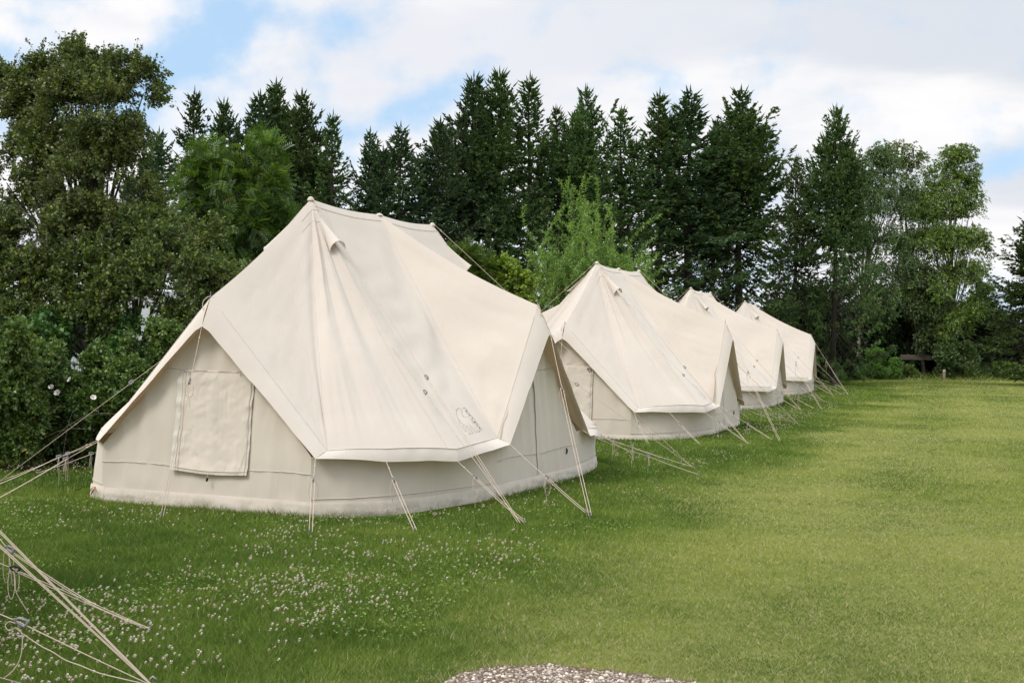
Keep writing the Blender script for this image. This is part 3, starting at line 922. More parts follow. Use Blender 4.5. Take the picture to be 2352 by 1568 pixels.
def make_tent(idx, loc, rotz, ov, label, seed, full_ropes=True, zrise=0.0):
    global LOGO
    rs = np.random.RandomState(seed)
    root = thing('bell_tent', label, 'tent', (loc[0], loc[1], zrise), rotz, 'cream canvas bell tents standing in a row')
    root_mw = Matrix.Translation((loc[0], loc[1], zrise)) @ Matrix.Rotation(rotz, 4, 'Z')
    k = tent_keys(ov)
    # ---- roof
    parts, hems, seams = [], [], []
    Gs = {}
    for sx in (-1, 1):
        for sy in (-1, 1):
            G, Ei = quadrant(k, sx, sy, seed + sx * 3 + sy * 5)
            Gs[sx, sy] = (G, Ei)
            V, F = gridmesh(G)
            if sx * sy > 0: F = F[:, ::-1]
            parts.append((V, F))
    V, F = join(parts)
    roof = mk('roof', V, F, M['roof'], root, smooth=True)
    bvh = BVHTree.FromPolygons([Vector(p) for p in V], [tuple(int(i) for i in f) for f in F])
    if LOGO is None and idx == 1:
        LOGO = survey_logo(root_mw, bvh)

    def hit(p, nr, off=0.004):
        h = bvh.find_nearest(Vector(p))
        n_ = h[1]
        if n_.dot(Vector(nr)) < 0: n_ = -n_
        return np.array(h[0] + n_ * off)

    # ---- hem: the reinforced band round the flies and the eaves
    for (sx, sy), (G, Ei) in Gs.items():
        A, Ah, B, Bh = k['A', sy], k['Ah', sy], k['B', sx], k['Bh', sx]
        E = [k['E%d' % i, sx, sy] for i in (1, 2, 3, 4)]
        nv = G.shape[1]
        for border, apex, hood, ei, eo, ax in ((G[0], A, Ah, Ei[0], E[0], 'A'), (G[-1], B, Bh, Ei[3], E[3], 'B')):
            inner = border
            tt = np.linspace(0, 1, nv)
            outer = hood[None] + (eo - hood)[None] * tt[:, None]
            nrm = np.array([sx * .6, 0, .8]) if ax == 'A' else np.array([0, sy * .6, .8])
            nrm = np.array([sx * .75, 0, .65]) if ax == 'A' else np.array([0, sy * .75, .65])
            outer += nrm[None] * (0.022 * sstep(tt, .0, .06) * (1 - tt))[:, None]
            w_ = vnoise(tt * 9 + rs.rand() * 30, tt * 0 + seed, 2) - .5
            outer += nrm[None] * (w_ * .020 * np.sin(PI * tt))[:, None]
            Gh = strip(inner, outer, 7, 0.010, nrm + (np.array([0, sy * .4, 0]) if ax == 'A' else np.array([sx * .4, 0, 0])))
            hems.append(gridmesh(Gh))
        # eave band
        b0, b1 = 26, 26 + 74 + 34
        inner = G[b0:b1 + 1, -1]
        L = np.concatenate([[0], np.cumsum(np.linalg.norm(np.diff(inner, axis=0), axis=1))])
        keysL = [0, L[37], L[74], L[-1]]
        # outer line through the four guy points, lifted a little between them
        fo = np.interp(L, [0, np.linalg.norm(Ei[1] - Ei[0]), np.linalg.norm(Ei[1] - Ei[0]) + np.linalg.norm(Ei[2] - Ei[1]), L[-1]], [0, 1, 2, 3])
        Em = np.array(E)
        i0 = np.minimum(fo.astype(int), 2); fr = fo - i0
        outer = Em[i0] * (1 - fr)[:, None] + Em[i0 + 1] * fr[:, None]
        lift = np.sin(PI * fr)
        outl = unit(np.stack([outer[:, 0], outer[:, 1] * .6, outer[:, 2] * 0], 1))
        outer = outer + outl * (lift * 0.02)[:, None]
        outer[:, 2] += lift * 0.008 + 0.012 * (vnoise(L * 3 + seed, L * 0, 2) - .5) * lift
        Gh = strip(inner, outer, 5)
        v5 = np.linspace(0, 1, 5)
        wv = 0.008 * np.sin(L * 22 + seed + 4 * vnoise(L * 2, L * 0 + seed, 2)) * lift * vnoise(L * 2.5 + 3, L * 0 + seed, 2)
        Gh = Gh + outl[:, None] * (wv[:, None] + 0.010)[..., None] * np.sin(PI * v5 * .8)[None, :, None]
        hems.append(gridmesh(Gh))
    V, F = join(hems)
    mk('roof_hem', V, F, M['hem'], root, smooth=True)

    # ---- seams: from each peak to the eave corners, and from the ridge middle to the side door corners
    sm = []
    for (sx, sy), (G, Ei) in Gs.items():
        for row in (26, 26 + 74 - 6, 26 + 74 + 34):
            pl = G[row] + np.array([sx * .5, sy * .2, .6])[None] * 0.003
            sm.append(polytube(pl[2:], 0.0020, 4))
        P = k['P', sy]
        # double cap seams round the peak
        for vi in (3, 6):
            sm.append(polytube(G[23:26 + 74 + 2, vi] + np.array([sx * .5, sy * .2, .6])[None] * .003, 0.003, 4))
        # ridge seam 6 cm under the ridge
        sm.append(polytube(G[26 + 74:26 + 74 + 34, 2] + np.array([sx, 0, .6]) * .003, 0.0028, 4))
        # seams beside the door edges and the eave
        sm.append(polytube(G[0, 6:] + np.array([sx * .5, sy * .2, .6]) * .004, .0022, 4))
        sm.append(polytube(G[-1, 6:] + np.array([sx * .5, sy * .2, .6]) * .004, .0022, 4))
        e = G[26:26 + 74 + 35, -1]
        sm.append(polytube(e + np.array([sx * .6, sy * .4, .3]) * .005, .0034, 4))
    V, F = join(sm)
    mk('roof_seams', V, F, M['seam'], root)

    # ---- caps on the poles
    for sy in (-1, 1):
        P = k['P', sy]
        th = np.linspace(0, PI / 2, 6)
        rings = []
        for a in th:
            ph = np.linspace(0, 2 * PI, 13)
            rings.append(np.stack([P[0] + .035 * np.sin(a) * np.cos(ph), P[1] + .045 * np.sin(a) * np.sin(ph), P[2] - .018 + .045 * np.cos(a) + 0 * ph], 1))
        V, F = gridmesh(np.array(rings))
        mk('peak_cap', V, F, M['hem'], root, smooth=True)
    Pm = k['Pm']
    ph = np.linspace(0, 2 * PI, 11)
    V, F = gridmesh(np.array([np.stack([Pm[0] + .04 * s_ * np.cos(ph), Pm[1] + .06 * s_ * np.sin(ph), Pm[2] - .012 + .03 * c_ + 0 * ph], 1) for s_, c_ in ((.02, 1), (.5, .85), (.9, .4), (1, 0))]))
    mk('ridge_cap', V, F, M['hem'], root, smooth=True)
    for q in (('A', -1), ('A', 1), ('B', -1), ('B', 1)):
        p = k[q]
        V, F = polytube([p + [0, 0, -.03], p + [0, 0, .03], p + [0, 0, .055]], [.006, .005, .003], 5)
        mk('pole_tip', V, F, M['steel'], root)
        # small loop of cord tied at the tip
        d = np.array([0, q[1] * 1.0, 0]) if q[0] == 'A' else np.array([q[1] * 1.0, 0, 0])
        sd = np.array([d[1], -d[0], 0])
        tt = np.linspace(0, 1, 9)
        P = p[None] + [0, 0, .01] + d[None] * (.05 * tt + .03 * np.sin(tt * PI))[:, None] + sd[None] * (.05 * np.sin(tt * PI))[:, None] - np.array([0, 0, 1.])[None] * (0.20 * tt ** 1.5)[:, None]
        V, F = polytube(P, .004, 4)
        mk('tie_cord', V, F, M['rope'], root)

    # ---- arched air vents on the seams that run from the peaks
    for (sx, sy), (G, Ei) in Gs.items():
        row = 26 + 74 - 6
        top = G[row, 5]; low = G[row, 14]
        ax = low - top; Lx = np.linalg.norm(ax); ax = ax / Lx
        tg = unit(G[row + 5, 14] - G[row - 5, 14]); tg = unit(tg - ax * np.dot(tg, ax))
        nr = np.cross(ax, tg); nr = nr if nr[2] > 0 else -nr
        rings = []
        for i, f in enumerate(np.linspace(0, 1, 12)):
            rad = 0.012 + 0.075 * f ** 1.3
            hgt = 0.010 + (0.105 if sx > 0 else .035) * f ** 1.4
            ph = np.linspace(0, PI, 15)
            rings.append(top[None] + ax[None] * (Lx * f - 0.03 * np.sin(ph) * f)[:, None] + tg[None] * (rad * np.cos(ph))[:, None] + nr[None] * (hgt * np.sin(ph) - .012)[:, None])
        Gv = np.array(rings)
        V, F = gridmesh(Gv)
        vent = mk('air_vent', V, F, M['hem'], root, smooth=True)
        V, F = polytube(Gv[-1], .0065, 5)
        mk('vent_rim', V, F, M['hem'], vent, smooth=True)

    # ---- walls
    xw, yw = 2.12, 3.22
    base = {}
    for sx in (-1, 1):
        for sy in (-1, 1):
            pl = [(1.20, 3.22), (1.48, 3.06), (1.69, 2.80), (1.86, 2.44), (1.96, 2.02), (2.03, 1.60), (2.09, 1.13)]
            bp = lerp_poly([(sx * a, sy * b_, 0) for a, b_ in pl], 90)
            G, Ei = Gs[sx, sy]
            # rounded top line, just inside the eave
            tp = lerp_poly([(sx * 1.20, sy * 3.22, .535), (sx * 1.46, sy * 3.00, .55), (sx * 1.66, sy * 2.76, .57), (sx * 1.86, sy * 2.40, .57), (sx * 1.98, sy * 2.0, .57), (sx * 2.05, sy * 1.6, .55), (sx * 2.09, sy * 1.13, .535)], 90)
            L = np.linspace(0, 2.6, 90)
            nv = 22
            v = np.linspace(0, 1, nv)
            Gw = bp[:, None] + (tp - bp)[:, None] * v[None, :, None]
            outw = unit(np.stack([bp[:, 0] * 1.0, bp[:, 1] * .6, bp[:, 2] * 0], 1))
            o = rs.rand(4) * 30
            Lg, Vg_ = np.meshgrid(L, v, indexing='ij')
            d = 0.030 * (vnoise(Lg * 2.2 + o[0], Vg_ * 1.5 + o[1], 3) - .5) + 0.030 * (vnoise(Lg * 9 + o[2], Vg_ * 1.3 + o[3], 2) - .5) * sstep(Vg_, .3, 1)
            d *= sstep(Vg_, 0, .2) * np.clip(np.minimum(Lg, 2.6 - Lg) * 9, 0, 1)
            Gw = Gw + outw[:, None] * d[..., None]
            V, F = gridmesh(Gw)
            mk('side_wall', V, F, M['wall'], root, smooth=True)
            base[sx, sy] = bp
            seamz = polytube(np.concatenate([Gw[:, 6] + outw * .004]), .003, 4)
            mk('wall_seam', *seamz, M['seam'], root)
    panels = {}
    for sy in (-1, 1):
        p0 = np.array([-1.20, sy * 3.22, 0]); p1 = np.array([1.20, sy * 3.22, 0])
        ap = np.array([0, sy * 3.06, 1.86])
        G = door_wall(k, 'A', sy, rs, p0, p1, ap)
        w_ = mk('door_panel', *gridmesh(G), M['wall'], root, smooth=True)
        panels['A', sy] = (G, w_)
    for sx in (-1, 1):
        p0 = np.array([sx * 2.09, -1.13, 0]); p1 = np.array([sx * 2.09, 1.13, 0])
        ap = np.array([sx * 1.97, 0, 1.86])
        G = door_wall(k, 'B', sx, rs, p0, p1, ap)
        w_ = mk('door_panel', *gridmesh(G), M['wall'], root, smooth=True)
        panels['B', sx] = (G, w_)
    # seams, zips and toggles on the door panels
    for q, (G, w_) in panels.items():
        nrm = np.array([0, q[1], 0.]) if q[0] == 'A' else np.array([q[1], 0, 0.])

        def on(f, z, off=.006):
            i = int(round(np.clip(f, 0, 1) * (G.shape[0] - 1)))
            col = G[i]
            return np.array([np.interp(z, col[:, 2], col[:, c]) for c in range(3)]) * [1, 1, 1] + nrm * off
        ps = []
        for zz_, f0, f1 in ((.37, 0, 1), (1.29, .285, .715)):
            ps.append(polytube([on(f, zz_ + .012 * math.sin(f * 9)) for f in np.linspace(f0, f1, 24)], .0032, 4))
        V, F = join(ps)
        mk('panel_seam', V, F, M['seam'], w_)
        # zip under its cover strip
        if not (q[0] == 'A' and q[1] == -1):
            zs = np.linspace(.04, 1.7, 30)
            wv = 0.006 * np.sin(zs * 23)
            tang = np.array([1., 0, 0]) if q[0] == 'A' else np.array([0, 1., 0])
            c_ = np.array([on(.5, z_, .010) for z_ in zs])
            Gz = np.stack([c_ - tang * (.035 + wv)[:, None], c_ + nrm * .008, c_ + tang * (.030 - wv * .5)[:, None]], 1)
            mk('zip_cover', *gridmesh(Gz), M['hem'], w_, smooth=True)
            V, F = polytube([on(.86, .36, .01), on(.86, .33, .02), on(.865, .29, .012)], [.006, .012, .008], 5)
            mk('toggle', V, F, M['black'], w_)
    # window cover on the near end panel, sagging and creased, with a stitched grey-white edge tape
    G, w_ = panels['A', -1]
    nu, nv = 60, 60
    xs = np.linspace(-.36, .515, nu); zs = np.linspace(1.285, .345, nv)
    Xg, Zg = np.meshgrid(xs, zs, indexing='ij')
    o = rs.rand(6) * 30
    lft = np.clip((xs[-1] - Xg) / (xs[-1] - xs[0]), 0, 1)
    off = 0.010 + 0.016 * vnoise(Xg * 2.4 + o[0], Zg * 5 + o[1], 3) + 0.026 * np.abs(vnoise((Xg + Zg * .5) * 5 + o[2], (Zg - Xg * .4) * 9 + o[3], 3) - .5)
    off += 0.014 * sstep(Zg, .50, .36) * (0.6 + .8 * vnoise(Xg * 3 + o[4], Zg * 0, 2))
    off += 0.004 * np.sin(Zg * 38 + 4 * vnoise(Zg * 5, Xg + o[5], 2)) * (sstep(Xg, .38, .50) + sstep(Xg, -.22, -.34))
    off *= sstep(Zg, 1.29, 1.2) * .9 + .1
    yb = np.interp(Zg.ravel(), G[45, :, 2], G[45, :, 1]).reshape(Zg.shape)
    cov = np.stack([Xg + .006 * np.sin(Zg * 9) * (lft - .5), yb - 0.014 - off, Zg + (-.012 - .018 * np.sin(Xg * 4 + 1)) * sstep(Zg, .9, .35)], -1)
    wc = mk('window_cover', *gridmesh(cov), M['cover'], root, smooth=True)
    eg = [gridmesh(cov[0:5] + np.array([0, -.004, 0])), gridmesh(cov[-2:] + np.array([0, -.004, 0]))]
    for e_ in eg: mk('edge_tape', *e_, M['tape'], wc, smooth=True)
    V, F = join([polytube(cov[6] + [0, -.007, 0], .0028, 4), polytube(cov[-3] + [0, -.007, 0], .0028, 4), polytube(cov[:, -3] + [0, -.005, 0], .0028, 4), polytube(cov[:, 1] + [0, -.004, 0], .0032, 4)])
    mk('stitching', V, F, M['seam'], wc)
    V, F = polytube([cov[30, -1] + [0, -.004, .01], cov[30, -1] + [0, -.012, -.03]], .003, 4)
    tie = mk('tie_cord', V, F, M['rope'], wc)
    p = cov[30, -1] + [0, -.014, -.045]
    V, F = polytube([p + [0, 0, .018], p + [.002, 0, .005], p + [-.004, 0, -.012], p + [.002, 0, -.02]], [.006, .011, .010, .005], 6)
    mk('toggle', V, F, M['black'], wc)
    for fx in (8, 48):
        p = cov[fx, 1] + [0, -.012, 0]
        V, F = polytube([p, p + [.006, -.004, -.045], p + [.018, -.004, -.07], p + [.022, -.004, -.045], p + [.020, 0, 0]], .0032, 4)
        mk('tie_loop', V, F, M['rope'], wc)

    # ---- groundsheet skirt round the foot
    loop = []
    loop += [np.array([x, -3.225, 0]) for x in np.linspace(-1.16, 1.16, 50)]
    loop += list(base[1, -1][::2])
    loop += [np.array([2.10, y, 0]) for y in np.linspace(-1.05, 1.05, 40)]
    loop += list(base[1, 1][::-1][::2])
    loop += [np.array([x, 3.225, 0]) for x in np.linspace(1.16, -1.16, 50)]
    loop += list(base[-1, 1][::2])
    loop += [np.array([-2.10, y, 0]) for y in np.linspace(1.05, -1.05, 40)]
    loop += list(base[-1, -1][::-1][::2])
    loop.append(loop[0])
    Lp = lerp_poly(loop, 700)
    L = np.linspace(0, 17, 700)
    outw = unit(np.stack([Lp[:, 0] ** 3 / 4, Lp[:, 1] ** 3 / 12, Lp[:, 2] * 0], 1))
    hv = np.array([-.015, .008, .025, .045, .065, .085, .105, .125])
    Lg, Hg = np.meshgrid(L, hv, indexing='ij')
    o = rs.rand(3) * 50
    off = 0.012 + 0.012 * vnoise(Lg * 1.6 + o[0], Hg * 8, 2) * np.sin(PI * np.clip(Hg / .125 + .15, 0, 1)) + 0.004 * (1 - Hg / .125)
    off += 0.020 * (vnoise(Lg * 4 + Hg * 22 + o[1], Hg * 24 + o[2], 3) - .5) * np.sin(PI * np.clip(Hg / .125 + .08, 0, 1))
    off = np.where(Hg > .12, .006, off)
    Gk = np.stack([Lp[:, 0][:, None] + outw[:, 0:1] * off, Lp[:, 1][:, None] + outw[:, 1:2] * off, Hg + .012 * (vnoise(Lg * 1.1 + o[0], Hg * 0, 2) - .5)], -1)
    mk('skirt', *gridmesh(Gk), M['skirt'], root, smooth=True)

    # ---- guy ropes, runners and pegs
    if full_ropes:
        for sx in (-1, 1):
            for sy in (-1, 1):
                for e in ('E1', 'E2', 'E3', 'E4'):
                    pg = PEG[e]; pg = (sx * pg[0] + rs.randn() * .02, -sy * pg[1] + rs.randn() * .02)
                    guy(root, k[e, sx, sy], pg, rs, f=(.50 if e == 'E4' else .26) + .08 * rs.rand())
                    peg_mesh(root, pg, (pg[0] * .3, pg[1] * .3))
                pg = (sx * (PEG['E3'][0] - .03), sy * (-PEG['E3'][1] + .02))
                if not (idx == 1 and sx < 0 and sy < 0): guy(root, k['P', sy] + [sx * .03, sy * .0, .0], pg, rs, f=.60, r=.0028, loop=False, sag=-.004, slid='black' if (sx > 0 and sy > 0) else 'steel')
                G, Ei = Gs[sx, sy]
                a = G[26 + 74 - 3, 39] + np.array([sx * .01, 0, .012])
                guy(root, a, (pg[0] + .03, pg[1] - .02), rs, f=.28, r=.0026, loop=False, sag=0, double=False)
        for sy in (-1, 1):
            guy(root, k['Ah', sy], (-sy * .14, sy * 3.97), rs, f=.30)
            peg_mesh(root, (-sy * .14, sy * 3.97), (0, sy))
        for sx in (-1, 1):
            guy(root, k['Bh', sx], (sx * PEG['B'][0], -2.06 * sx), rs, f=.34)
            peg_mesh(root, (sx * PEG['B'][0], -2.06 * sx), (sx, -sx * .4))
    if idx > 0:
        build_logo(root, bvh)
    return root, k


LABELS = ['tent left outside the picture, only its ropes cross the clover at the lower left',
          'largest and nearest cream canvas bell tent with a rolled-down window cover facing the camera',
          'cream bell tent second in the row, partly hidden behind the nearest big tent',
          'cream bell tent third in the row, between the second and the farthest tent',
          'farthest and smallest cream bell tent at the end of the row, before the green bushes']
OVR = [None, T1, T2, None, None]
ZR = [.18, 0, -.05, -.05, -.06]
ROOTS = []
for i, (X, Y, w) in enumerate(tent_frames()):
    ROOTS.append(make_tent(i, (X, Y), w, OVR[i], LABELS[i], 100 + i * 17, full_ropes=(i > 0), zrise=ZR[i]))

# a curled webbing strap that leaves the near left foot of the nearest big tent
rt, kk_ = ROOTS[1]
p = np.array([-1.27, -3.2, .06])
V, F = [], []
pts = [p, p + [-.03, -.0, .02], p + [-.07, .03, .05], p + [-.12, .05, .03], p + [-.17, .04, -.03], p + [-.155, .03, -.055], p + [-.11, .03, -.03], p + [-.08, .02, .02]]
pts = lerp_poly(pts, 24)
Gq = np.stack([pts + [0, -.012, .0], pts + [0, .012, .004]], 1)
mk('webbing_strap', *gridmesh(Gq), M['strap'], rt, smooth=True)

# ---- the foreground ropes of the near tent, all fixed to it
rt0 = ROOTS[0][0]
mw0 = Matrix.Translation((-5.63, 4.55, .18)) @ Matrix.Rotation(-.46, 4, 'Z')
inv0 = np.array(mw0.inverted())
fwd0 = np.array(mw0)
k0 = ROOTS[0][1]


def L0(p):
    return inv0[:3, :3] @ np.asarray(p, float) + inv0[:3, 3]


def W0(p):
    return fwd0[:3, :3] @ np.asarray(p, float) + fwd0[:3, 3]


def rope_between(pts, r=.0025, k=6):
    """smooth cord through world points, in the tent's frame"""
    P = np.array([L0(p) for p in pts])
    out = []
    for a in np.linspace(0, len(P) - 1, 26):
        i = int(min(a, len(P) - 2)); f = a - i
        p0 = P[max(i - 1, 0)]; p1 = P[i]; p2 = P[i + 1]; p3 = P[min(i + 2, len(P) - 1)]
        out.append(0.5 * ((2 * p1) + (-p0 + p2) * f + (2 * p0 - 5 * p1 + 4 * p2 - p3) * f * f + (-p0 + 3 * p1 - 3 * p2 + p3) * f ** 3))
    return polytube(np.array(out), r, k)


pA = gnd(350, 1574, .02)      # shared peg at the bottom edge
pB = gnd(341, 1441, .02)      # peg further back
pC = gnd(62, 1574, .02)
for p_ in (pA, pB, pC):
    V, F = polytube([L0(p_ + q) for q in ([0, 0, -.09], [.01, 0, .0], [.016, 0, .03], [.002, 0, .042], [-.012, 0, .028])], .005, 5)
    mk('tent_peg', V, F, M['peg'], rt0, smooth=True)
for a_ in (W0(k0['P', 1]), W0(k0['P', 1] + .45 * (k0['E3', 1, -1] * [1, -1, 1] - k0['P', 1]) + [.02, 0, .01])):
    sd = unit(np.cross(a_ - pA, [0, 0, 1.]))
    s_ = pA + (a_ - pA) * .52
    V, F = join([rope_between([pA + sd * .004, (pA + s_) / 2 + sd * .008, s_ + sd * .012]), rope_between([pA - sd * .006, (pA + s_) / 2 - sd * .009, s_ - sd * .014]), rope_between([s_, (s_ + a_) / 2, a_])])
    o = mk('guy_rope', V, F, M['rope'], rt0, smooth=True)
    mk('slider', *slider_mesh(L0(s_), L0(s_) - L0(pA)), M['steel'], o)


def slid0(parent, p, d, m='steel', s=1.0):
    p_ = L0(p); d_ = inv0[:3, :3] @ np.asarray(d, float)
    V, F = slider_mesh(p_, d_)
    mk('slider', p_ + (V - p_) * s, F, M[m], parent)


def hang(p, dx1, drop, tail, r=.0022):
    """spare cord looped and hanging from a runner; dx1 = loop width, drop and tail in metres"""
    th = np.linspace(0, 2 * PI, 12)
    a = [p + np.array([dx1 * math.sin(q) * .5 - .010, 0, -drop * (1 - math.cos(q)) / 2]) for q in th]
    b = [p + np.array([.014 + dx1 * .7 * math.sin(q) * .5, .01, -drop * .75 * (1 - math.cos(q)) / 2]) for q in th]
    c = [p, p + np.array([.010, 0, -drop * .4]), p + np.array([.018, 0, -drop * .8]), p + np.array(tail)]
    return [rope_between(a, r), rope_between(b, r), rope_between(c, r)]


s1 = at(19, 1261, 6.9); e1 = W0(k0['E1', 1, 1]); j1 = at(200, 1377, 6.87)
V, F = join([rope_between([s1, (s1 + e1) / 2, e1]), rope_between([s1, j1, pB]), rope_between([s1 + [.01, 0, -.014], j1 + [-.004, 0, -.010], pB + [.01, -.02, 0]])] + hang(s1, .036, .185, (.02, .01, -.20)))
o = mk('guy_rope', V, F, M['rope'], rt0, smooth=True)
slid0(o, s1, pB - s1, 'steel', 1.0)
s2 = at(31, 1306, 6.45); e2 = W0(k0['E2', 1, 1])
V, F = join([rope_between([s2, (s2 + e2) / 2, e2]), rope_between([s2, (s2 + pB) / 2, pB]), rope_between([s2 + [.008, 0, -.012], (s2 + pB) / 2 + [0, 0, -.014], pB + [-.012, -.02, 0]])] + hang(s2, .036, .157, (.075, .02, -.235)))
o = mk('guy_rope', V, F, M['rope'], rt0, smooth=True)
slid0(o, s2, pB - s2, 'black', .85)
s3 = at(44, 1428, 5.6); e3 = W0(k0['E3', 1, 1])
slack = [at(x, y, 5.61) for x, y in ((36, 1441), (54, 1456), (94, 1483), (120, 1496), (150, 1515), (187, 1528.5), (227, 1544.6), (294, 1561))] + [pA]
V, F = join([rope_between([s3, (s3 + e3) / 2, e3]), rope_between([s3, at(190, 1499, 5.61), pA]), rope_between(slack)]
            + [rope_between([s3 + [-.012, 0, -.008], at(22, 1427, 5.6), at(12, 1436, 5.6), at(20, 1447, 5.6), at(36, 1440, 5.6)], .0023)]
            + [rope_between([at(40, 1440, 5.6), at(50, 1455, 5.6), at(51, 1484, 5.6), at(45, 1515, 5.6), at(28, 1541, 5.6), at(8, 1557, 5.6)], .0023)])
o = mk('guy_rope', V, F, M['rope'], rt0, smooth=True)
slid0(o, s3, pA - s3, 'steel', 1.05)
e4 = W0(k0['E4', 1, 1])
V, F = join([rope_between([pC, (pC + e4) / 2, e4]), rope_between([pC + [.012, 0, 0], (pC + e4) / 2 + [.010, 0, -.006], e4])])
mk('guy_rope', V, F, M['rope'], rt0, smooth=True)

# ------------------------------------------------------------------ trees and shrubs
def tree_frame(name, label, cat, X, Y, group=None):
    return thing(name, label, cat, (X, Y, float(gheight(X, Y))), 0, group)


def leaves(rs, P, D, L, Wd, tint, fold=True):
    """kite-shaped leaves at P pointing along D"""
    n = len(P)
    nr = unit(rs.randn(n, 3) * .7 + [0, 0, .9])
    T = unit(np.cross(D, nr)); N = np.cross(T, D)
    L = np.broadcast_to(L, (n,))[:, None]; Wd = np.broadcast_to(Wd, (n,))[:, None]
    V = np.stack([P, P + D * L * .45 + T * Wd * .5 + N * Wd * .12, P + D * L - N * L * .10, P + D * L * .45 - T * Wd * .5 + N * Wd * .12], 1)
    return V.reshape(-1, 3), np.arange(n * 4).reshape(-1, 4), tint


def spray(rs, C, R, ntw, nlf, L, Wd, up=.25, tw=.5, droop=0.0, spread=.6, hole=0.0, sq=1.0, hf=1.7):
    """twigs that radiate inside leafy clumps. C (n,3) centres, R (n,) radii; returns leaf arrays and twig segments"""
    C = np.asarray(C, float); R = np.asarray(R, float)
    cnt = np.maximum(3, (ntw * (R / R.mean()) ** 2).astype(int))
    ci = np.repeat(np.arange(len(C)), cnt)
    n = len(ci)
    d = unit(rs.randn(n, 3) + [0, 0, up])
    rad = (0.15 + 0.75 * rs.rand(n) ** .6)
    P0 = C[ci] + d * (R[ci] * rad)[:, None] * [1, 1, sq]
    td = unit(d + rs.randn(n, 3) * .5 + [0, 0, up - droop])
    tl = tw * (.5 + rs.rand(n)) * np.clip(R[ci], .25, 1.2)
    P1 = P0 + td * tl[:, None]
    P1[:, 2] -= droop * tl * .5
    if hole:
        hh = vnoise(P1[:, 0] * hf + P1[:, 1] * .7, P1[:, 2] * hf + 9, 3)
        kp = hh > hole
        P0, P1, td, tl = P0[kp], P1[kp], td[kp], tl[kp]
        n = len(P0)
    m_ = n * nlf
    ti = np.repeat(np.arange(n), nlf)
    f = rs.rand(m_) ** .8
    bend = np.stack([np.zeros(m_), np.zeros(m_), -(droop * .5 + .06) * f ** 2 * tl[ti]], 1)
    LP = P0[ti] + (P1 - P0)[ti] * f[:, None] + bend + rs.randn(m_, 3) * .012
    LD = unit(td[ti] * .6 + rs.randn(m_, 3) * spread + [0, 0, -.15 - droop])
    base = rs.rand(n) * .5
    tint = np.clip(.12 + base[ti] + .38 * rs.rand(m_), 0, 1)
    sz = .65 + .6 * rs.rand(m_)
    V, F, tint = leaves(rs, LP, LD, L * sz, Wd * sz, tint)
    return V, F, tint, P0, P1


def limbs(rs, base, top, C, R, r0, kids=0.4):
    """trunk from base to top, a curved limb to each clump"""
    base = np.asarray(base, float); top = np.asarray(top, float)
    tt = np.linspace(0, 1, 9)
    Tk = base + (top - base) * tt[:, None] + np.stack([np.sin(tt * 5 + rs.rand() * 6), np.cos(tt * 4 + rs.rand() * 6), tt * 0], 1) * .05 * np.linalg.norm(top - base) * (tt * (1 - tt) * 2)[:, None]
    parts = [polytube(Tk, r0 * (1 - .8 * tt), 7)]
    H = np.linalg.norm(top - base)
    for c, r in zip(C, R):
        zf = np.clip((c[2] - base[2]) / max(H, .1) * (.25 + .4 * rs.rand()) + .02, .03, .95)
        p = np.array([np.interp(zf, tt, Tk[:, i]) for i in range(3)])
        mid = (p + c) / 2 + rs.randn(3) * .12 * r + [0, 0, .12 * np.linalg.norm(c - p)]
        s = np.linspace(0, 1, 7)[:, None]
        pl = p * (1 - s) ** 2 + 2 * mid * s * (1 - s) + c * s ** 2 + rs.randn(7, 3) * .02 * np.sin(PI * s)
        rr = r0 * .42 * (1 - .82 * s[:, 0]) * (.5 + .5 * r / R.max())
        parts.append(polytube(pl, np.maximum(rr, .006), 5))
    return parts


def broadleaf(name, label, cat, base, clumps, leafm, barkm, seed, L=.04, Wd=.03, ntw=60, nlf=16, r0=.1, group=None, up=.3, tw=.5, droop=0., extra=2.0, hole=.0, top=None, spread=.6, twr=.0035, crown='crown', sq=1.0, hf=1.7):
    """clumps: (px, py, Y, radius m). Every named clump is broken into smaller ones round it"""
    rs = np.random.RandomState(seed)
    root = tree_frame(name, label, cat, base[0], base[1], group)
    o3 = np.array(root.location)
    C, R = [], []
    for q in clumps:
        c = at(q[0], q[1], q[2]) - o3
        C.append(c); R.append(q[3] * .62)
        for _ in range(int(extra * (1 + q[3]))):
            d = unit(rs.randn(3)) * q[3] * (.45 + .45 * rs.rand())
            C.append(c + d); R.append(q[3] * (.28 + .25 * rs.rand()))
    C = np.array(C); R = np.array(R)
    C[:, 2] = np.maximum(C[:, 2], R * .5 + .05)
    V, F, ti, P0, P1 = spray(rs, C, R, ntw, nlf, L, Wd, up, tw, droop, spread, hole, sq, hf)
    bad = V[:, 2].reshape(-1, 4).min(1) < 0.02
    V = V.reshape(-1, 4, 3)[~bad].reshape(-1, 3); ti = ti[~bad]
    mk(crown, V, np.arange(len(V)).reshape(-1, 4), leafm, root, attr=ti)
    tp = np.array(top) - o3 if top is not None else np.array([C[:, 0].mean(), C[:, 1].mean(), C[:, 2].max() * .75])
    big = R >= np.quantile(R, .72)
    parts = limbs(rs, (0, 0, -.1), tp, C[big], R[big], r0)
    mk('trunk' if r0 > .045 else 'stems', *join(parts), barkm, root, smooth=True)
    if twr:
        sel = P0[:, 2] > .1
        V, F = tubes(P0[sel], P1[sel], twr, twr * .5, 3)
        mk('twigs', V, F, M['twig'], root)
    return root


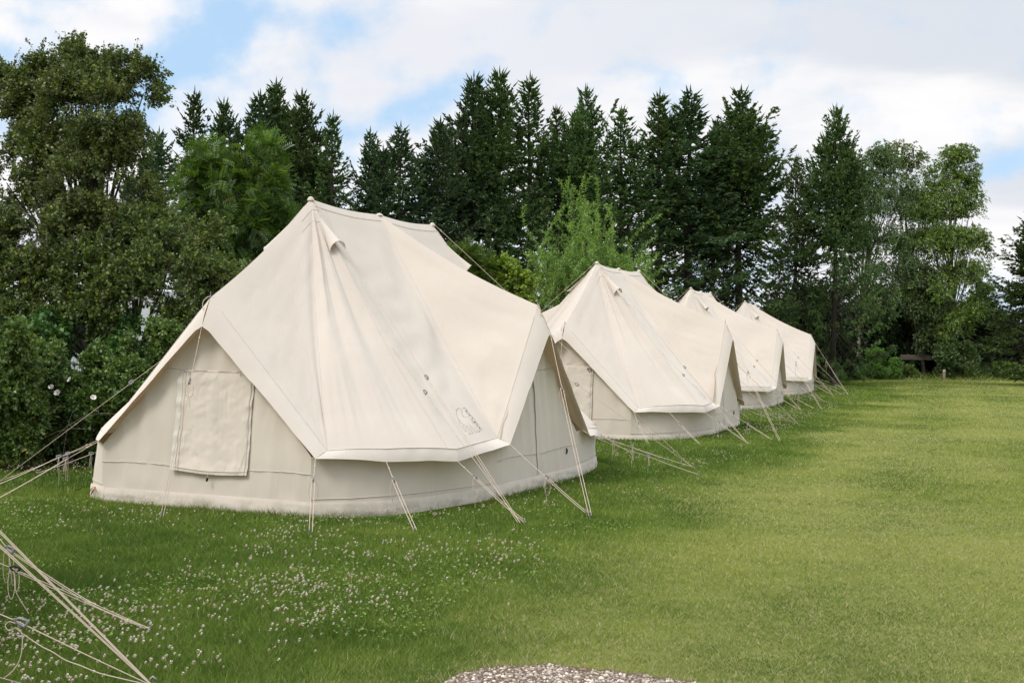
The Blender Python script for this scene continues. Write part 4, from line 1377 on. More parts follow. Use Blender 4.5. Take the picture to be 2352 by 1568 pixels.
# ---- spruces
def spruce_mesh(seed, H=10.0, R=1.5, bare=.12, dens=1.0, lean=.0, forks=0):
    rs = np.random.RandomState(seed)
    z = []
    q = bare * H
    while q < H * .985:
        z.append(q); q += (.13 + .20 * rs.rand()) * (1.0 if q < H * .8 else .75)
    B0, Bd, BL, Bz = [], [], [], []
    stems = [(0, 0, H, 0.0)]
    for fk in range(forks):
        a = rs.rand() * 2 * PI
        stems.append((math.cos(a) * .55, math.sin(a) * .55, H * (.78 + .16 * rs.rand()), H * .50))
    for (ox, oy, Hs, z0) in stems:
        for q in z:
            if q > Hs * .985 or q < z0: continue
            f = q / Hs
            nb = rs.randint(5, 8) if f > .3 else rs.randint(4, 7)
            a0 = rs.rand() * 7
            for b in range(nb):
                a = a0 + b * 2 * PI / nb + rs.randn() * .25
                prof = min(1.0, 1.16 * (1 - f) ** .74) * (.8 if f < .25 else 1.0)
                lump = .25 + 1.45 * float(vnoise(a * 1.3 + 20 + seed, q * .55 + 3, 2))
                Lb = R * prof * (.6 + .5 * rs.rand()) * lump + .05
                if rs.rand() < .10 and f < .85: Lb *= 1.45
                el = (-.30 + 1.05 * sstep(f, .30, 1.0)) + rs.randn() * .20
                B0.append((ox * min(1, (q - z0) / (.15 * H) + .0) if z0 else 0, oy * min(1, (q - z0) / (.15 * H)) if z0 else 0, q))
                Bd.append((math.cos(a) * math.cos(el), math.sin(a) * math.cos(el), math.sin(el)))
                BL.append(Lb); Bz.append(f)
    B0 = np.array(B0, float); Bd = np.array(Bd); BL = np.array(BL); Bz = np.array(Bz)
    B0[:, 0] += lean * (B0[:, 2] / H) ** 2 * H
    nb = len(B0)

    def bpos(i, t_):
        """point on branch i; it sags, then the tip turns up"""
        p = B0[i] + Bd[i] * (BL[i] * t_)[:, None]
        p[:, 2] += BL[i] * (-.16 * np.sin(PI * np.clip(t_, 0, 1)) + .20 * t_ ** 3)
        return p
    # wood
    ts = np.linspace(0, 1, 5)
    P0s, P1s, r0s, r1s = [], [], [], []
    ii = np.arange(nb)
    for j in range(4):
        P0s.append(bpos(ii, np.full(nb, ts[j]))); P1s.append(bpos(ii, np.full(nb, ts[j + 1])))
        rr = .010 + .012 * BL / R
        r0s.append(rr * (1 - ts[j] * .75)); r1s.append(rr * (1 - ts[j + 1] * .75))
    WV, WF = tubes(np.concatenate(P0s), np.concatenate(P1s), np.concatenate(r0s), np.concatenate(r1s), 3)
    tz = np.linspace(0, 1, 14)
    for (ox, oy, Hs, z0) in stems:
        zt_ = z0 + (Hs - z0) * tz
        w_ = np.clip((zt_ - z0) / (.15 * H), 0, 1) if z0 else np.zeros(14)
        tr = np.stack([lean * (zt_ / H) ** 2 * H + .03 * np.sin(tz * 9 + seed) + ox * w_, .03 * np.cos(tz * 7) + oy * w_, zt_], 1)
        pt = polytube(tr, (.020 + .0115 * H) * (1 - zt_ / Hs) ** .9 * (1.0 if not z0 else .8) + .006, 8)
        WV, WF = join([(WV, WF), pt])
    # side shoots on the outer part of each branch
    per = np.maximum(4, (BL / .046 * dens * (.34 + .66 * sstep(Bz, .25, .75))).astype(int))
    bi = np.repeat(np.arange(nb), per)
    n = len(bi)
    inner = np.where(Bz[bi] < .45, .38, .12)
    tb = inner + (1 - inner) * rs.rand(n) ** .8
    P = bpos(bi, tb)
    side = np.where(rs.rand(n) < .5, -1., 1.)
    pd = np.stack([-Bd[bi][:, 1], Bd[bi][:, 0], np.zeros(n)], 1) * side[:, None]
    upv = sstep(Bz[bi], .45, 1.0)
    D = unit(pd * (.75 + .4 * rs.rand(n))[:, None] + Bd[bi] * (.55 + .5 * rs.rand(n))[:, None] + np.stack([np.zeros(n), np.zeros(n), -.45 + .85 * upv + .35 * rs.randn(n)], 1))
    Ls = (.10 + .34 * BL[bi] * (1.05 - tb)) * (.6 + .7 * rs.rand(n))
    Ls = np.clip(Ls, .06, .27)
    # leader shoots at the branch ends
    Pe = bpos(np.arange(nb), np.full(nb, .9)); De = unit(Bd + np.array([0, 0, .35]) + rs.randn(nb, 3) * .1)
    Le = .10 + .14 * rs.rand(nb) + .10 * Bz
    sh = 4
    si = np.repeat(np.arange(n), sh)
    ns = len(si)
    tsb = .2 + .8 * rs.rand(ns)
    P2 = P[si] + D[si] * (Ls[si] * tsb)[:, None]
    D2 = unit(D[si] * .8 + rs.randn(ns, 3) * .55 + [0, 0, .0])
    L2 = np.clip(Ls[si] * (.35 + .35 * rs.rand(ns)), .05, .13)
    topP, topD, topL = [], [], []
    for (ox, oy, Hs, z0) in stems:
        tx = lean * H * (Hs / H) ** 2 + ox
        for j in range(9):
            zz_ = Hs - .10 - .07 * j
            a = rs.rand() * 7
            topP.append((tx, oy, zz_)); topD.append((math.cos(a) * .75, math.sin(a) * .75, .7)); topL.append(.07 + .012 * j)
        topP.append((tx, oy, Hs - .1)); topD.append((0, 0, 1)); topL.append(.34)
    AP = np.concatenate([P, Pe, P2, np.array(topP)]); AD = unit(np.concatenate([D, De, D2, unit(np.array(topD, float))])); AL = np.concatenate([Ls, Le, L2, np.array(topL)])
    m_ = len(AP)
    w_ = .020 + .012 * rs.rand(m_)
    ref = unit(rs.randn(m_, 3))
    T = unit(np.cross(AD, ref)); U = np.cross(AD, T)
    Vs = []
    for Q in (T, U):
        Vs.append(np.stack([AP, AP + AD * (AL * .35)[:, None] + Q * w_[:, None], AP + AD * (AL * 1.05)[:, None], AP + AD * (AL * .35)[:, None] - Q * w_[:, None]], 1))
    V = np.concatenate(Vs, 0).reshape(-1, 3)
    cl = vnoise(AP[:, 0] * 2 + 5, AP[:, 2] * 2 + AP[:, 1], 2)
    tint = np.clip(.10 + .55 * cl + .35 * (rs.rand(m_) - .3), 0, 1)
    return (V, np.arange(len(V)).reshape(-1, 4), np.concatenate([tint, tint])), (WV, WF)


def me_from(name, data, m, attr=None, smooth=False):
    o = mk(name, data[0], data[1], m, None, smooth, attr=attr)
    me = o.data
    bpy.data.objects.remove(o)
    return me


VARS = []
for i, (H, R, bare, dens, lean, fk) in enumerate([(10, 2.0, .10, .80, .0, 0), (10, 1.9, .12, .85, .012, 2), (10, 2.3, .10, .85, -.015, 2), (10, 1.7, .14, .70, .0, 1), (10, 2.6, .08, .72, .0, 3), (10, 2.2, .16, .55, .02, 1), (10, 2.1, .10, .75, -.02, 1), (10, 1.6, .12, .62, .008, 0)]):
    lf, wd = spruce_mesh(300 + i, H, R, bare, dens, lean, fk)
    VARS.append((me_from('needles', lf, M['spruce_a' if i % 3 == 0 else 'spruce_b'], attr=lf[2]), me_from('trunk', wd, M['bark'], smooth=False)))

# px of the stem, py of the tip, distance, variant, width factor, what sets it apart
SPR = [(366, 292, 37, 3, 1.0, 'slim spruce tip between the hawthorn and the blue-green double spruce'),
       (452, 196, 39, 0, 1.0, 'tall spruce with a bare leader, first above the rowan'),
       (513, 224, 40, 2, .75, 'dense blue-green spruce with a blunt top above the rowan'),
       (582, 205, 38, 3, 1.1, 'green spruce between the blunt one and the leaning-tipped one'),
       (636, 176, 39, 1, 1.0, 'tallest of the spruces left of the nearest tent peak'),
       (697, 205, 38, 2, .85, 'bushy spruce straight above the nearest tent peak'),
       (765, 250, 37, 0, .95, 'spruce with stepped branches sloping to the gap of blue sky'),
       (851, 292, 38, 3, .85, 'thin small spruce in the low gap of the treeline'),
       (921, 280, 38, 3, 1.05, 'small symmetrical spruce with an open lower stem in the gap'),
       (1000, 268, 39, 5, 1.0, 'leaning spruce left of the tallest central group'),
       (1075, 160, 41, 1, 1.0, 'tall narrow spruce at the left of the central group'),
       (1150, 150, 41, 2, .9, 'tallest thick-topped spruce in the middle of the treeline'),
       (1221, 162, 42, 3, 1.1, 'open-crowned spruce right of the tallest thick one'),
       (1345, 192, 43, 4, .75, 'broad double-headed spruce above the willow'),
       (1290, 240, 44, 5, .8, 'lower spruce filling between the open one and the double-headed one'),
       (1430, 240, 44, 5, .9, 'spruce with a side limb right of the double-headed one'),
       (1516, 196, 45, 0, 1.05, 'light green spruce above the second tent'),
       (1586, 192, 46, 3, 1.3, 'spruce with drooping side boughs above the third tent'),
       (1640, 262, 48, 5, .7, 'thin dark spruce tucked behind the drooping one'),
       (1703, 190, 47, 4, 1.0, 'broad open spruce with a thick dark stem above the farthest tent'),
       (1830, 350, 50, 5, .65, 'shorter spruce in the dip left of the far broad one'),
       (1922, 232, 50, 4, .72, 'broad dark spruce beside the birches'),
       (2372, 478, 52, 2, .95, 'dark spruce cut by the right edge of the picture'),
       (300, 400, 34, 0, .9, 'dark spruce low behind the hawthorn crown')]
for px_, py_, Y, vi, wf, lab in SPR:
    p = at(px_, py_, Y)
    root = tree_frame('spruce_tree', lab, 'tree', p[0], Y, 'spruces along the back of the site')
    s = (p[2] + .05) / 10.3
    ang_ = (px_ * 7.3) % 6.28
    if int(px_) in (452, 765, 1221, 1516): vi = 7
    if int(px_) in (582, 1000, 1075, 1640): vi = 6
    for me, nm in zip(VARS[vi], ('crown', 'trunk')):
        o = bpy.data.objects.new(nm, me)
        COL.objects.link(o)
        o.parent = root
        sxy = wf * (Y / 42.0) * (1.22 if 1000 < px_ < 1750 else 1.08)
        o.scale = (sxy, sxy, s)
        o.rotation_euler = (0, 0, ang_)

# ---- hawthorn, hazel, rowan at the left
broadleaf('hawthorn_tree', 'tall hawthorn with a ragged open crown reaching into the sky at the left', 'tree', (-6.2, 18.4),
          [(178, 122, 18.4, .17), (92, 150, 18.6, .18), (362, 228, 18.0, .16), (345, 178, 18.0, .18), (300, 150, 18.2, .16), (22, 172, 19, .18), (235, 140, 18.3, .2), (185, 165, 18.4, .42), (95, 190, 18.6, .40), (270, 205, 18.2, .45), (330, 215, 18.0, .35), (150, 245, 18.0, .55), (240, 275, 17.6, .5), (60, 270, 18.8, .42), (20, 200, 19, .28), (320, 290, 18.2, .32),
           (110, 330, 17.9, .5), (215, 350, 17.7, .5), (285, 385, 17.8, .38), (170, 430, 17.5, .55), (60, 470, 17.7, .5), (255, 460, 17.4, .45), (10, 330, 18.6, .25), (120, 520, 17.2, .6), (15, 560, 17.4, .5), (330, 470, 17.8, .40)],
          M['haw'], M['bark2'], 41, L=.046, Wd=.034, ntw=78, nlf=16, r0=.13, extra=3.2, tw=.95, top=at(190, 330, 18.2), hole=.42, hf=2.7)
broadleaf('hawthorn_tree', 'wide dark hawthorn with reddish tints, low between the tall one and the nearest tent', 'tree', (-5.2, 17.6),
          [(300, 560, 17.2, .62), (400, 590, 17.0, .55), (200, 620, 16.8, .6), (100, 640, 16.9, .55), (470, 640, 17.0, .45), (380, 660, 16.6, .5), (280, 690, 16.5, .5), (430, 730, 16.8, .4), (180, 720, 16.6, .5), (60, 740, 16.7, .5), (370, 530, 17.4, .42), (440, 550, 17.5, .4), (505, 650, 17.3, .35), (-30, 640, 16.9, .5)],
          M['haw'], M['bark2'], 42, L=.046, Wd=.034, ntw=84, nlf=17, r0=.10, extra=2.2, tw=.75, top=at(300, 560, 17.4), hole=.38, hf=2.4)
broadleaf('hazel_bush', 'dark hazel with larger rounded leaves behind the white-flowered rose', 'bush', (-5.6, 16.6),
          [(120, 790, 16.4, .5), (240, 770, 16.5, .38), (330, 850, 16.3, .38), (200, 860, 16.1, .5), (60, 860, 16.0, .5), (280, 930, 16.0, .42), (330, 940, 16.2, .35), (390, 800, 16.6, .26), (130, 960, 16.0, .45), (40, 960, 15.9, .4), (240, 1010, 16.0, .3)],
          M['haz'], M['bark'], 43, L=.075, Wd=.058, ntw=58, nlf=12, r0=.04, extra=3.0, tw=.6, hole=.46, hf=2.6)
rs_ = np.random.RandomState(5)


def compound(root, rs, C, R, nfr, leafm, L=.21, lf=.078, pairs=6):
    """feather-shaped rowan leaves"""
    ci = rs.randint(0, len(C), nfr)
    d = unit(rs.randn(nfr, 3) + [0, -.25, .35])
    P = C[ci] + d * (R[ci] * (.45 + .65 * rs.rand(nfr)))[:, None]
    ax = unit(d * .7 + rs.randn(nfr, 3) * .4 + [0, 0, -.05])
    nr = unit(rs.randn(nfr, 3) * .45 + [0, 0, 1])
    T = unit(np.cross(ax, nr)); N = np.cross(T, ax)
    LP, LD, LT, tint = [], [], [], []
    b = rs.rand(nfr)
    for j in range(pairs):
        f = (j + .8) / pairs
        q = P + ax * (L * f) - N * (L * .25 * f * f)
        for s in (-1, 1):
            LP.append(q); LD.append(unit(T * s * .85 + ax * .55 + N * .1)); LT.append(N)
            tint.append(np.clip(.02 + .78 * b ** 1.3 + .15 * rs.rand(nfr), 0, .93))
    LP = np.concatenate(LP); LD = np.concatenate(LD); LT = np.concatenate(LT); tint = np.concatenate(tint)
    Q = unit(np.cross(LD, LT)) * lf * .16
    V = np.stack([LP, LP + LD * lf * .4 + Q, LP + LD * lf, LP + LD * lf * .4 - Q], 1).reshape(-1, 3)
    mk('crown', V, np.arange(len(V)).reshape(-1, 4), leafm, root, attr=tint)


def rowan(label, base, clumps, seed, nfr=9000, r0=.05, topc=None):
    rs = np.random.RandomState(seed)
    root = tree_frame('rowan_tree', label, 'tree', base[0], base[1])
    o3 = np.array(root.location)
    C, R = [], []
    for q in clumps:
        c = at(q[0], q[1], q[2]) - o3
        C.append(c); R.append(q[3] * .38)
        for _ in range(9):
            C.append(c + unit(rs.randn(3)) * q[3] * (.5 + .75 * rs.rand())); R.append(q[3] * (.14 + .2 * rs.rand()))
    C = np.array(C); R = np.array(R)
    compound(root, rs, C, R, nfr, M['row'])
    mk('trunk', *join(limbs(rs, (0, 0, -.1), C[:, :].mean(0) + [0, 0, .6], C, R, r0)), M['bark2'], root, smooth=True)
    # flat reddish heads of unripe fruit
    n = 110
    ci = rs.randint(0, len(C), n)
    d = unit(rs.randn(n, 3) + [0, -.6, .8])
    hp = C[ci] + d * (R[ci] * 1.0)[:, None]
    hp = np.repeat(hp, 26, 0) + rs.randn(n * 26, 3) * [.045, .045, .016]
    V, F, ti = leaves(rs, hp, unit(rs.randn(len(hp), 3) + [0, 0, .6]), .018, .014, np.full(len(hp), .5) + .5 * rs.rand(len(hp)))
    mk('fruit_heads', V, F, simple('rowan_heads', (.21, .13, .06), .9), root)
    return root


rowan('young rowan with feathery leaves and rusty fruit heads, left of the nearest tent peak', (-4.9, 21.2),
      [(470, 375, 21, .32), (455, 440, 21, .4), (530, 390, 21, .35), (600, 370, 21, .35), (500, 470, 20.8, .5), (580, 450, 20.9, .5), (640, 430, 21, .32), (450, 520, 20.8, .45), (530, 560, 20.6, .55), (610, 540, 20.8, .5), (560, 630, 20.6, .5), (480, 620, 20.5, .45), (640, 490, 21, .3), (450, 700, 20.4, .45), (530, 700, 20.5, .4), (655, 600, 21, .3)], 51, nfr=4400)
rowan('small rowan with bright feathery leaves peeping over the roof of the nearest tent', (-1.0, 23.0),
      [(1060, 600, 22.8, .22), (1075, 640, 22.8, .22), (1040, 620, 22.8, .2), (1120, 620, 22.8, .2)], 52, nfr=1500, r0=.03)
broadleaf('maple_sapling', 'yellow-green maple sapling between the nearest tent roof and the willow', 'tree', (-.15, 22.8),
          [(1165, 620, 22.8, .20), (1150, 655, 22.8, .24), (1190, 650, 22.8, .22), (1120, 670, 22.8, .25), (1200, 690, 22.8, .25), (1165, 700, 22.8, .3)],
          M['lime'], M['bark2'], 53, L=.065, Wd=.06, ntw=60, nlf=10, r0=.03, extra=2, tw=.6)

# ---- willow behind the second tent
def willow(label, base, Y, seed, stems, nleaf=70):
    rs = np.random.RandomState(seed)
    root = tree_frame('willow_tree', label, 'tree', base, Y)
    o3 = np.array(root.location)
    LP, LD, wood = [], [], []
    for (px_, pt, w_) in stems:
        top = at(px_, pt, Y + rs.randn() * .3) - o3
        n = int(62 * w_)
        b = np.array([rs.randn() * .25 + top[0] * .55, rs.randn() * .25, .2])
        for j in range(n):
            f = j / n
            st = b + (top - b) * (.12 + .78 * rs.rand()) + rs.randn(3) * [.36 * w_, .36 * w_, .1] * (1.25 - .6 * f)
            L = .55 + .75 * rs.rand()
            d = unit(np.array([rs.randn() * .28, rs.randn() * .28, 1.0]))
            tt = np.linspace(0, 1, 6)
            pl = st + d * (L * tt)[:, None] + np.array([rs.randn() * .25, rs.randn() * .25, -.15]) * (L * tt ** 2.5)[:, None]
            if pl[:, 2].max() > top[2] + .12: pl[:, 2] -= pl[:, 2].max() - top[2] - .12 * rs.rand()
            wood.append(polytube(pl, .006 * (1 - .8 * tt), 3))
            q = rs.rand(nleaf)
            P = np.stack([np.interp(q, tt, pl[:, i]) for i in range(3)], 1)
            LP.append(P); LD.append(unit(d * .35 + rs.randn(nleaf, 3) * .75 + [0, 0, -.1]))
        s = np.linspace(0, 1, 8)[:, None]
        wood.append(polytube(b * (1 - s) + (top - b) * 0 + top * s + np.sin(s * 6) * .04, .03 * (1 - .85 * s[:, 0]), 5))
    LP = np.concatenate(LP); LD = np.concatenate(LD)
    n = len(LP)
    V, F, ti = leaves(rs, LP, LD, .085 * (.6 + .7 * rs.rand(n)), .015, np.clip(rs.rand(n) ** 1.1 * .93 + (rs.rand(n) < .015) * .5, 0, 1))
    mk('crown', V, F, M['will'], root, attr=ti)
    mk('stems', *join(wood), M['bark2'], root)


willow('light green willow with upright wispy shoots behind the second tent', at(1360, 600, 29.5)[0], 29.5, 61,
       [(1318, 425, 1.0), (1372, 470, .8), (1285, 520, .9), (1255, 580, .8), (1405, 540, .9), (1345, 520, 1.0), (1440, 585, .8), (1478, 590, .6), (1240, 640, .7), (1300, 600, 1.1), (1380, 590, 1.1), (1425, 640, .9)], nleaf=120)

# ---- birches
def birch(label, base_px, Y, clumps, leafm, seed, barkm, r0=.11, droop=.35, **kw):
    b = gnd(base_px, 868)
    b = at(base_px, 800, Y)
    return broadleaf('birch_tree', label, 'tree', (b[0], Y), clumps, leafm, barkm, seed, L=.075, Wd=.055, ntw=60, nlf=14, r0=r0, droop=droop, up=.1, extra=5.0, tw=.65, twr=.0035, group='birches beside the far broad spruce', **kw)


birch('weeping birch with a pale stem, directly right of the far broad spruce', 1976, 61.5,
      [(2000, 375, 62, 1.0), (2035, 360, 62, .8), (1990, 440, 61.5, 1.3), (2060, 430, 62, 1.2), (1960, 500, 61.2, 1.2), (2030, 520, 61.4, 1.4), (1985, 590, 61.2, 1.2), (2060, 600, 61.5, 1.2), (1950, 640, 61, 1.0), (2020, 690, 61, 1.0)],
      M['bir'], 71, M['birch'], hole=.44, droop=.55, top=at(1996, 400, 62))
birch('birch with light tips at the back, between the weeping one and the rightmost one', 2092, 64,
      [(2062, 345, 64, .8), (2100, 365, 64, .8), (2075, 420, 64, 1.0), (2110, 480, 63.5, 1.2), (2100, 560, 63, 1.2), (2085, 650, 63, 1.2), (2120, 720, 62.5, 1.0)],
      M['bir2'], 72, M['bark'], hole=.46, top=at(2085, 420, 64))
birch('full round-topped birch at the right end of the trees, against the sky', 2185, 62,
      [(2180, 362, 62, .8), (2215, 370, 62, .8), (2150, 400, 62, .9), (2235, 410, 62, .7), (2185, 430, 62, 1.2), (2140, 470, 61.8, 1.1), (2230, 480, 61.8, 1.0), (2190, 530, 61.5, 1.4), (2250, 560, 61.5, .8), (2140, 560, 61.5, 1.2), (2210, 620, 61.4, 1.3), (2255, 640, 61.4, .7), (2150, 660, 61.2, 1.2), (2240, 700, 61.2, .9), (2180, 730, 61, 1.0)],
      M['bir2'], 73, M['birch'], hole=.43, top=at(2190, 420, 62))
birch('slender pale-stemmed birch standing over the wooden rail', 2121, 62.6,
      [(2120, 640, 61, .8), (2100, 700, 61, .7), (2150, 730, 61, .8), (2125, 770, 61, .6)], M['bir'], 74, M['birch'], r0=.09, hole=.3, top=at(2124, 660, 61))


# ---- dark undergrowth below the spruces and the hedge at the right
def shrub(name, label, cat, px, Y, hpx, wm, leafm, seed, ntw=70, nlf=16, L=.06, Wd=.04, group=None, hole=.12, sq=.9, tw=.6, twr=.004, up=.5):
    rs = np.random.RandomState(seed)
    b = at(px, 800, Y)
    gy_ = 782.6 + 1.6 / Y * 2860 + (px - 1176) * ROLL
    hm = (gy_ - hpx) / 2860 * Y
    n = max(3, int(wm * 2.6))
    cl = []
    for j in range(n):
        x = px + (rs.rand() - .5) * wm * 2860 / Y
        e = 1 - .45 * (abs(x - px) / (wm * 1430 / Y)) ** 2
        r = (.20 + .14 * rs.rand()) * hm * .9
        zt_ = hm * e * (.80 + .2 * rs.rand()) - r
        for z in np.arange(r * .7, max(zt_, r * .8) + .01, r * 1.1):
            cl.append((x + rs.randn() * 3, gy_ - (z) * 2860 / Y, Y + rs.randn() * .3, r))
        cl.append((x, gy_ - zt_ * 2860 / Y, Y, r))
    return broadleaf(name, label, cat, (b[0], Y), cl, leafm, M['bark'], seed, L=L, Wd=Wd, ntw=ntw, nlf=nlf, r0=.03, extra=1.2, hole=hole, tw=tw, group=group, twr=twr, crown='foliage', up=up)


UND = [(1500, 44, 710, 4.2, 'dark undergrowth behind the second tent, below the light green spruce'),
       (1330, 42, 720, 4.2, 'dark undergrowth left of the willow shoots, behind the second tent'),
       (1640, 50, 730, 4.0, 'dark undergrowth behind the third tent'),
       (1760, 53, 690, 3.6, 'dark bush rising behind the roof of the farthest tent'),
       (1830, 57, 610, 4.5, 'tall dark bush right of the farthest tent, under the shorter spruce'),
       (1930, 63, 640, 4.5, 'dark thicket behind the broad green shrubs'),
       (2040, 65, 640, 4.5, 'dark thicket behind the pale birch stem'),
       (2150, 65, 650, 4.5, 'dark thicket behind the wooden rail'),
       (2245, 64, 660, 3.6, 'dark thicket under the rightmost birch'),
       (2330, 64, 690, 4.2, 'dark thicket by the right edge of the picture'),
       (1130, 40, 700, 4.0, 'dark undergrowth below the leaning spruce'),
       (960, 37, 720, 4.0, 'dark undergrowth behind the ridge of the nearest tent'),
       (700, 34, 620, 4.0, 'dark undergrowth below the tallest left spruces'),
       (520, 30, 640, 4.0, 'dark undergrowth behind the rowan')]
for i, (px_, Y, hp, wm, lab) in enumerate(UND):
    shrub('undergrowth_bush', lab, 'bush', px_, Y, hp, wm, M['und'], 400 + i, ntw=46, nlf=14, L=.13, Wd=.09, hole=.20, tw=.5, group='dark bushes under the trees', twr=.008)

shrub('green_shrub', 'broad bright green shrub right beside the farthest tent', 'bush', 1925, 57.6, 812, 2.1, M['shr'], 501, L=.07, Wd=.03, ntw=120, hole=.05)
shrub('green_shrub', 'rounded bright green shrub, the taller one left of the wooden rail', 'bush', 2012, 59.2, 792, 2.6, M['shr'], 502, L=.07, Wd=.03, ntw=120, hole=.05)
shrub('green_shrub', 'low bright green shrub in front of the left end of the wooden rail', 'bush', 2072, 59.4, 828, 1.2, M['shr'], 503, L=.07, Wd=.03, ntw=110, hole=.05)
shrub('green_shrub', 'low bright green shrub nearest the ropes of the farthest tent', 'bush', 1893, 56.3, 830, 1.6, M['shr'], 504, L=.07, Wd=.03, ntw=110, hole=.05)
shrub('alder_bush', 'dark glossy-leaved bush hanging over the numbered wooden post', 'bush', 2190, 60.6, 768, 2.4, M['bir'], 505, L=.10, Wd=.08, ntw=60, nlf=10, hole=.22)
shrub('low_shrub', 'low leafy shrub on the lawn edge by the right border of the picture', 'bush', 2318, 60.6, 826, 2.3, M['shr'], 506, L=.08, Wd=.045, ntw=100, hole=.08)
shrub('low_shrub', 'dim low shrub right of the numbered wooden post', 'bush', 2245, 61.0, 842, 1.8, M['haz'], 507, L=.08, Wd=.05, ntw=80, hole=.1)


# ---- the rose hedge at the left, with white flowers
def rose_bush(label, px, Y, tops, seed, flowers=(), w=1.0):
    rs = np.random.RandomState(seed)
    b = at(px, 900, Y)
    cl = []
    gy_ = 782.6 + 1.6 / Y * 2860 + (px - 1176) * ROLL
    for (x, y, r) in tops:
        cl.append((x, y, Y + rs.randn() * .1, r))
    root = broadleaf('rose_bush', label, 'bush', (b[0], Y), cl, M['rosa'], M['bark'], seed, L=.050, Wd=.032, ntw=95, nlf=16, r0=.02, extra=3, hole=.38, hf=2.8, tw=.6, crown='foliage', group='wild rose bushes along the left edge of the grass')
    o3 = np.array(root.location)
    # arching bare canes near the ground
    ps = []
    for _ in range(46):
        a = at(px + rs.randn() * 80 * w, 1040, Y - .1 + rs.rand() * .4) - o3; a[2] = 0
        h = .5 + .5 * rs.rand(); dx = rs.randn() * .45
        tt = np.linspace(0, 1, 7)
        pl = a + np.stack([dx * tt ** 1.4, -.25 * rs.rand() * tt, h * np.sin(tt * PI * .55)], 1)
        ps.append(polytube(pl, .006 * (1 - .6 * tt), 4))
    mk('canes', *join(ps), M['twig'], root)
    for (x, y) in flowers:
        c = at(x, y, Y - .42 - .08 * rs.rand()) - o3
        ax = unit(np.array([rs.randn() * .4, -1.0, .5 + .3 * rs.rand()]))
        T = unit(np.cross(ax, [0, 0, 1.])); U = np.cross(T, ax)
        V, F = [], []
        R_ = .033 + .008 * rs.rand()
        for j in range(5):
            a0 = j * 2 * PI / 5 + rs.rand() * .3
            rows = []
            for v in np.linspace(0, 1, 5):
                wv = .62 * math.sin(min(1, v * 1.15) * PI * .62)
                rr = R_ * v
                row = []
                for u in np.linspace(-1, 1, 5):
                    a = a0 + u * wv
                    cup = R_ * (.55 * v ** 1.6 + .10 * math.sin(u * 3 + j) * v)
                    row.append(c + (T * math.cos(a) + U * math.sin(a)) * rr + ax * (cup + .002 * j))
                rows.append(row)
            v_, f_ = gridmesh(np.array(rows)); V.append(v_); F.append(f_)
        V, F = join(list(zip(V, F)))
        fl = mk('rose_flower', V, F, M['petal'], root, smooth=True)
        cc = iv * .010 + c + ax * .008
        mk('stamens', cc, ifc, M['stamen'], fl)
    return root


rose_bush('rose bush with yellowing leaf tips at the far left edge', -10, 14.6, [(20, 795, .22), (-30, 830, .3), (40, 860, .3), (10, 920, .35), (60, 950, .3), (-30, 1000, .35), (50, 1010, .26), (30, 780, .15)], 81)
rose_bush('rose bush carrying five white flowers left of the nearest tent', 180, 15.3,
          [(90, 850, .28), (150, 845, .28), (210, 850, .30), (120, 900, .30), (190, 910, .32), (260, 880, .25), (250, 930, .28), (90, 960, .3), (160, 975, .3), (230, 985, .25), (300, 855, .18), (300, 910, .2), (50, 1000, .25), (110, 1020, .2), (190, 1030, .2)], 82,
          flowers=[(93, 868), (162, 872), (133, 903), (214, 914), (118, 890)], w=1.3)
rose_bush('bright green rose bush under the left fly of the nearest tent', 330, 15.9,
          [(330, 830, .25), (370, 780, .24), (350, 880, .25), (400, 850, .2), (290, 960, .22), (340, 800, .2), (270, 1000, .2)], 83, w=.6)

# ---- distant wood
rs_ = np.random.RandomState(9)
n = 26000
X = (rs_.rand(n) - .5) * 240
top = 2.2 + 3.2 * vnoise(X * .06, X * 0 + 3, 4)
Zz = top * rs_.rand(n) ** .7
P = np.stack([X, 150 + rs_.rand(n) * 8 + 3 * vnoise(X * .2, Zz, 2), Zz], 1)
V, F, ti = leaves(rs_, P, unit(rs_.randn(n, 3)), .9, .7, rs_.rand(n))
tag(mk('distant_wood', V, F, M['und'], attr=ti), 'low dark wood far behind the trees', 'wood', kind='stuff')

# ------------------------------------------------------------------ small things by the far hedge
pr = at(2185, 822, 61.0); pl_ = at(2068, 824, 61.3)
root = thing('wooden_rail', 'thick weathered wooden rail at the far end of the lawn, behind the green shrub', 'fence rail', (pl_[0], pl_[1], 0), math.atan2(pr[1] - pl_[1], pr[0] - pl_[0]))
Lr = math.hypot(pr[0] - pl_[0], pr[1] - pl_[1])
M['rail'] = simple('weathered_timber', (0.085, 0.070, 0.055), .9, .3, 6.0, .5)
V, F = box(0, Lr, -.06, .06, pr[2] - .13, pr[2] + .13, .02)
mk('rail', V, F, M['rail'], root)
for x in (.12, Lr - .20):
    V, F = box(x - .055, x + .055, .065, .175, 0, pr[2] + .05, .012)
    mk('post', V, F, M['rail'], root)
V, F = box(Lr - .06, Lr + .012, -.066, .066, pr[2] - .15, pr[2] + .15, .004)
mk('end_bracket', V, F, M['steel'], root)

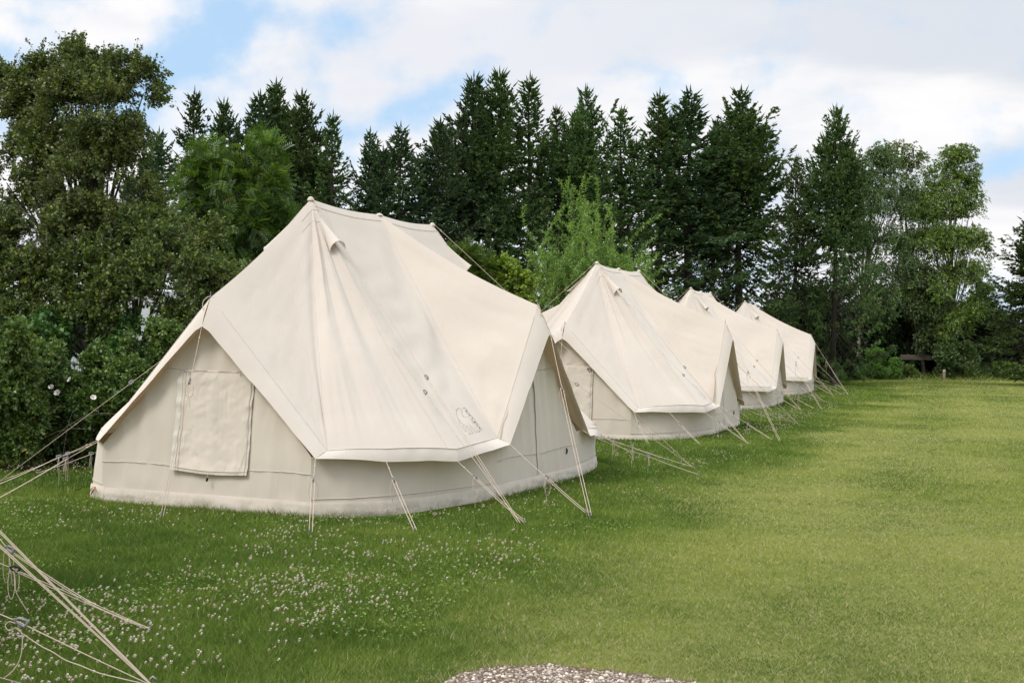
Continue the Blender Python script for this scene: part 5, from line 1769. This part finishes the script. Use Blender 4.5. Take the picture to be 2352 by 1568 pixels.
pp = gnd(2168, 873)
root = thing('numbered_post', 'short wooden pitch post with a small white number plate at the edge of the lawn', 'post', (pp[0], pp[1], 0))
V, F = box(-.055, .055, -.05, .05, 0, .50, .012)
mk('post', V, F, simple('planed_timber', (0.30, 0.21, 0.14), .8, .2, 12), root)
V, F = box(-.042, .042, -.056, -.051, .39, .475)
pl = mk('number_plate', V, F, simple('white_plate', (0.62, 0.66, 0.68), .5, .05), root)
ps = []
for zc, r in ((.447, .012), (.419, .015)):
    th = np.linspace(0, 2 * PI, 11)
    ps.append(polytube(np.stack([np.cos(th) * r, th * 0 - .0575, zc + np.sin(th) * r], 1), .0035, 4))
mk('printed_number', *join(ps), M['ink'], pl)

# ------------------------------------------------------------------ pale caravan behind the hawthorn
cp_ = at(345, 800, 25.0)
root = thing('parked_caravan', 'pale caravan half hidden behind the hedge, left of the nearest tent', 'caravan', (cp_[0], cp_[1], 0), .35)
M['shell'] = simple('caravan_shell', (0.62, 0.64, 0.66), .35, .04, 2)
M['glass'] = simple('dark_acrylic', (0.02, 0.025, 0.035), .12, .1, spec=.6)
prof = [(-2.1, .55), (-2.25, 1.0), (-2.15, 1.9), (-1.85, 2.35), (-1.2, 2.5), (1.2, 2.5), (1.8, 2.38), (2.15, 1.7), (2.2, 1.0), (2.0, .55)]
V = [(x, y, z) for y in (-1.02, -.98, .98, 1.02) for x, z in ([(a * .985, 1.5 + (b - 1.5) * .975) for a, b in prof] if abs(y) > 1 else prof)]
n_ = len(prof)
F = [[r * n_ + i, r * n_ + (i + 1) % n_, (r + 1) * n_ + (i + 1) % n_, (r + 1) * n_ + i] for r in range(3) for i in range(n_)] + [list(range(n_))[::-1], list(range(3 * n_, 4 * n_))]
mk('body', V, F, M['shell'], root)
for x0, x1 in ((-1.6, -.5), (.5, 1.5)):
    w_ = mk('window', *box(x0, x1, -1.045, -1.015, 1.35, 1.95, .02), M['glass'], root)
    mk('window_frame', *join([box(x0 - .04, x1 + .04, -1.05, -1.02, 1.95, 1.99), box(x0 - .04, x1 + .04, -1.05, -1.02, 1.31, 1.35)]), M['black'], w_)
mk('door', *box(-.35, .30, -1.035, -1.015, .65, 2.2, .01), M['shell'], root)
for x in (-.45, .45):
    th = np.linspace(0, 2 * PI, 25)
    ring = np.array([[(x + r * math.cos(a), y, .32 + r * math.sin(a)) for a in th] for r, y in ((.18, -1.0), (.32, -1.0), (.34, -.96), (.34, -.84), (.32, -.80))])
    w_ = mk('wheel', *gridmesh(ring), M['black'], root, smooth=True)
    ring = np.array([[(x + r * math.cos(a), y, .32 + r * math.sin(a)) for a in th] for r, y in ((.0, -.985), (.12, -.99), (.185, -1.002))])
    mk('rim', *gridmesh(ring), M['steel'], w_, smooth=True)
V, F = join([box(-3.0, -2.1, -.05, .05, .42, .52), box(-2.1, 2.0, -.8, -.7, .42, .56), box(-2.1, 2.0, .7, .8, .42, .56), box(-2.95, -2.89, -.03, .03, 0, .45)])
mk('drawbar', V, F, M['steel'], root)
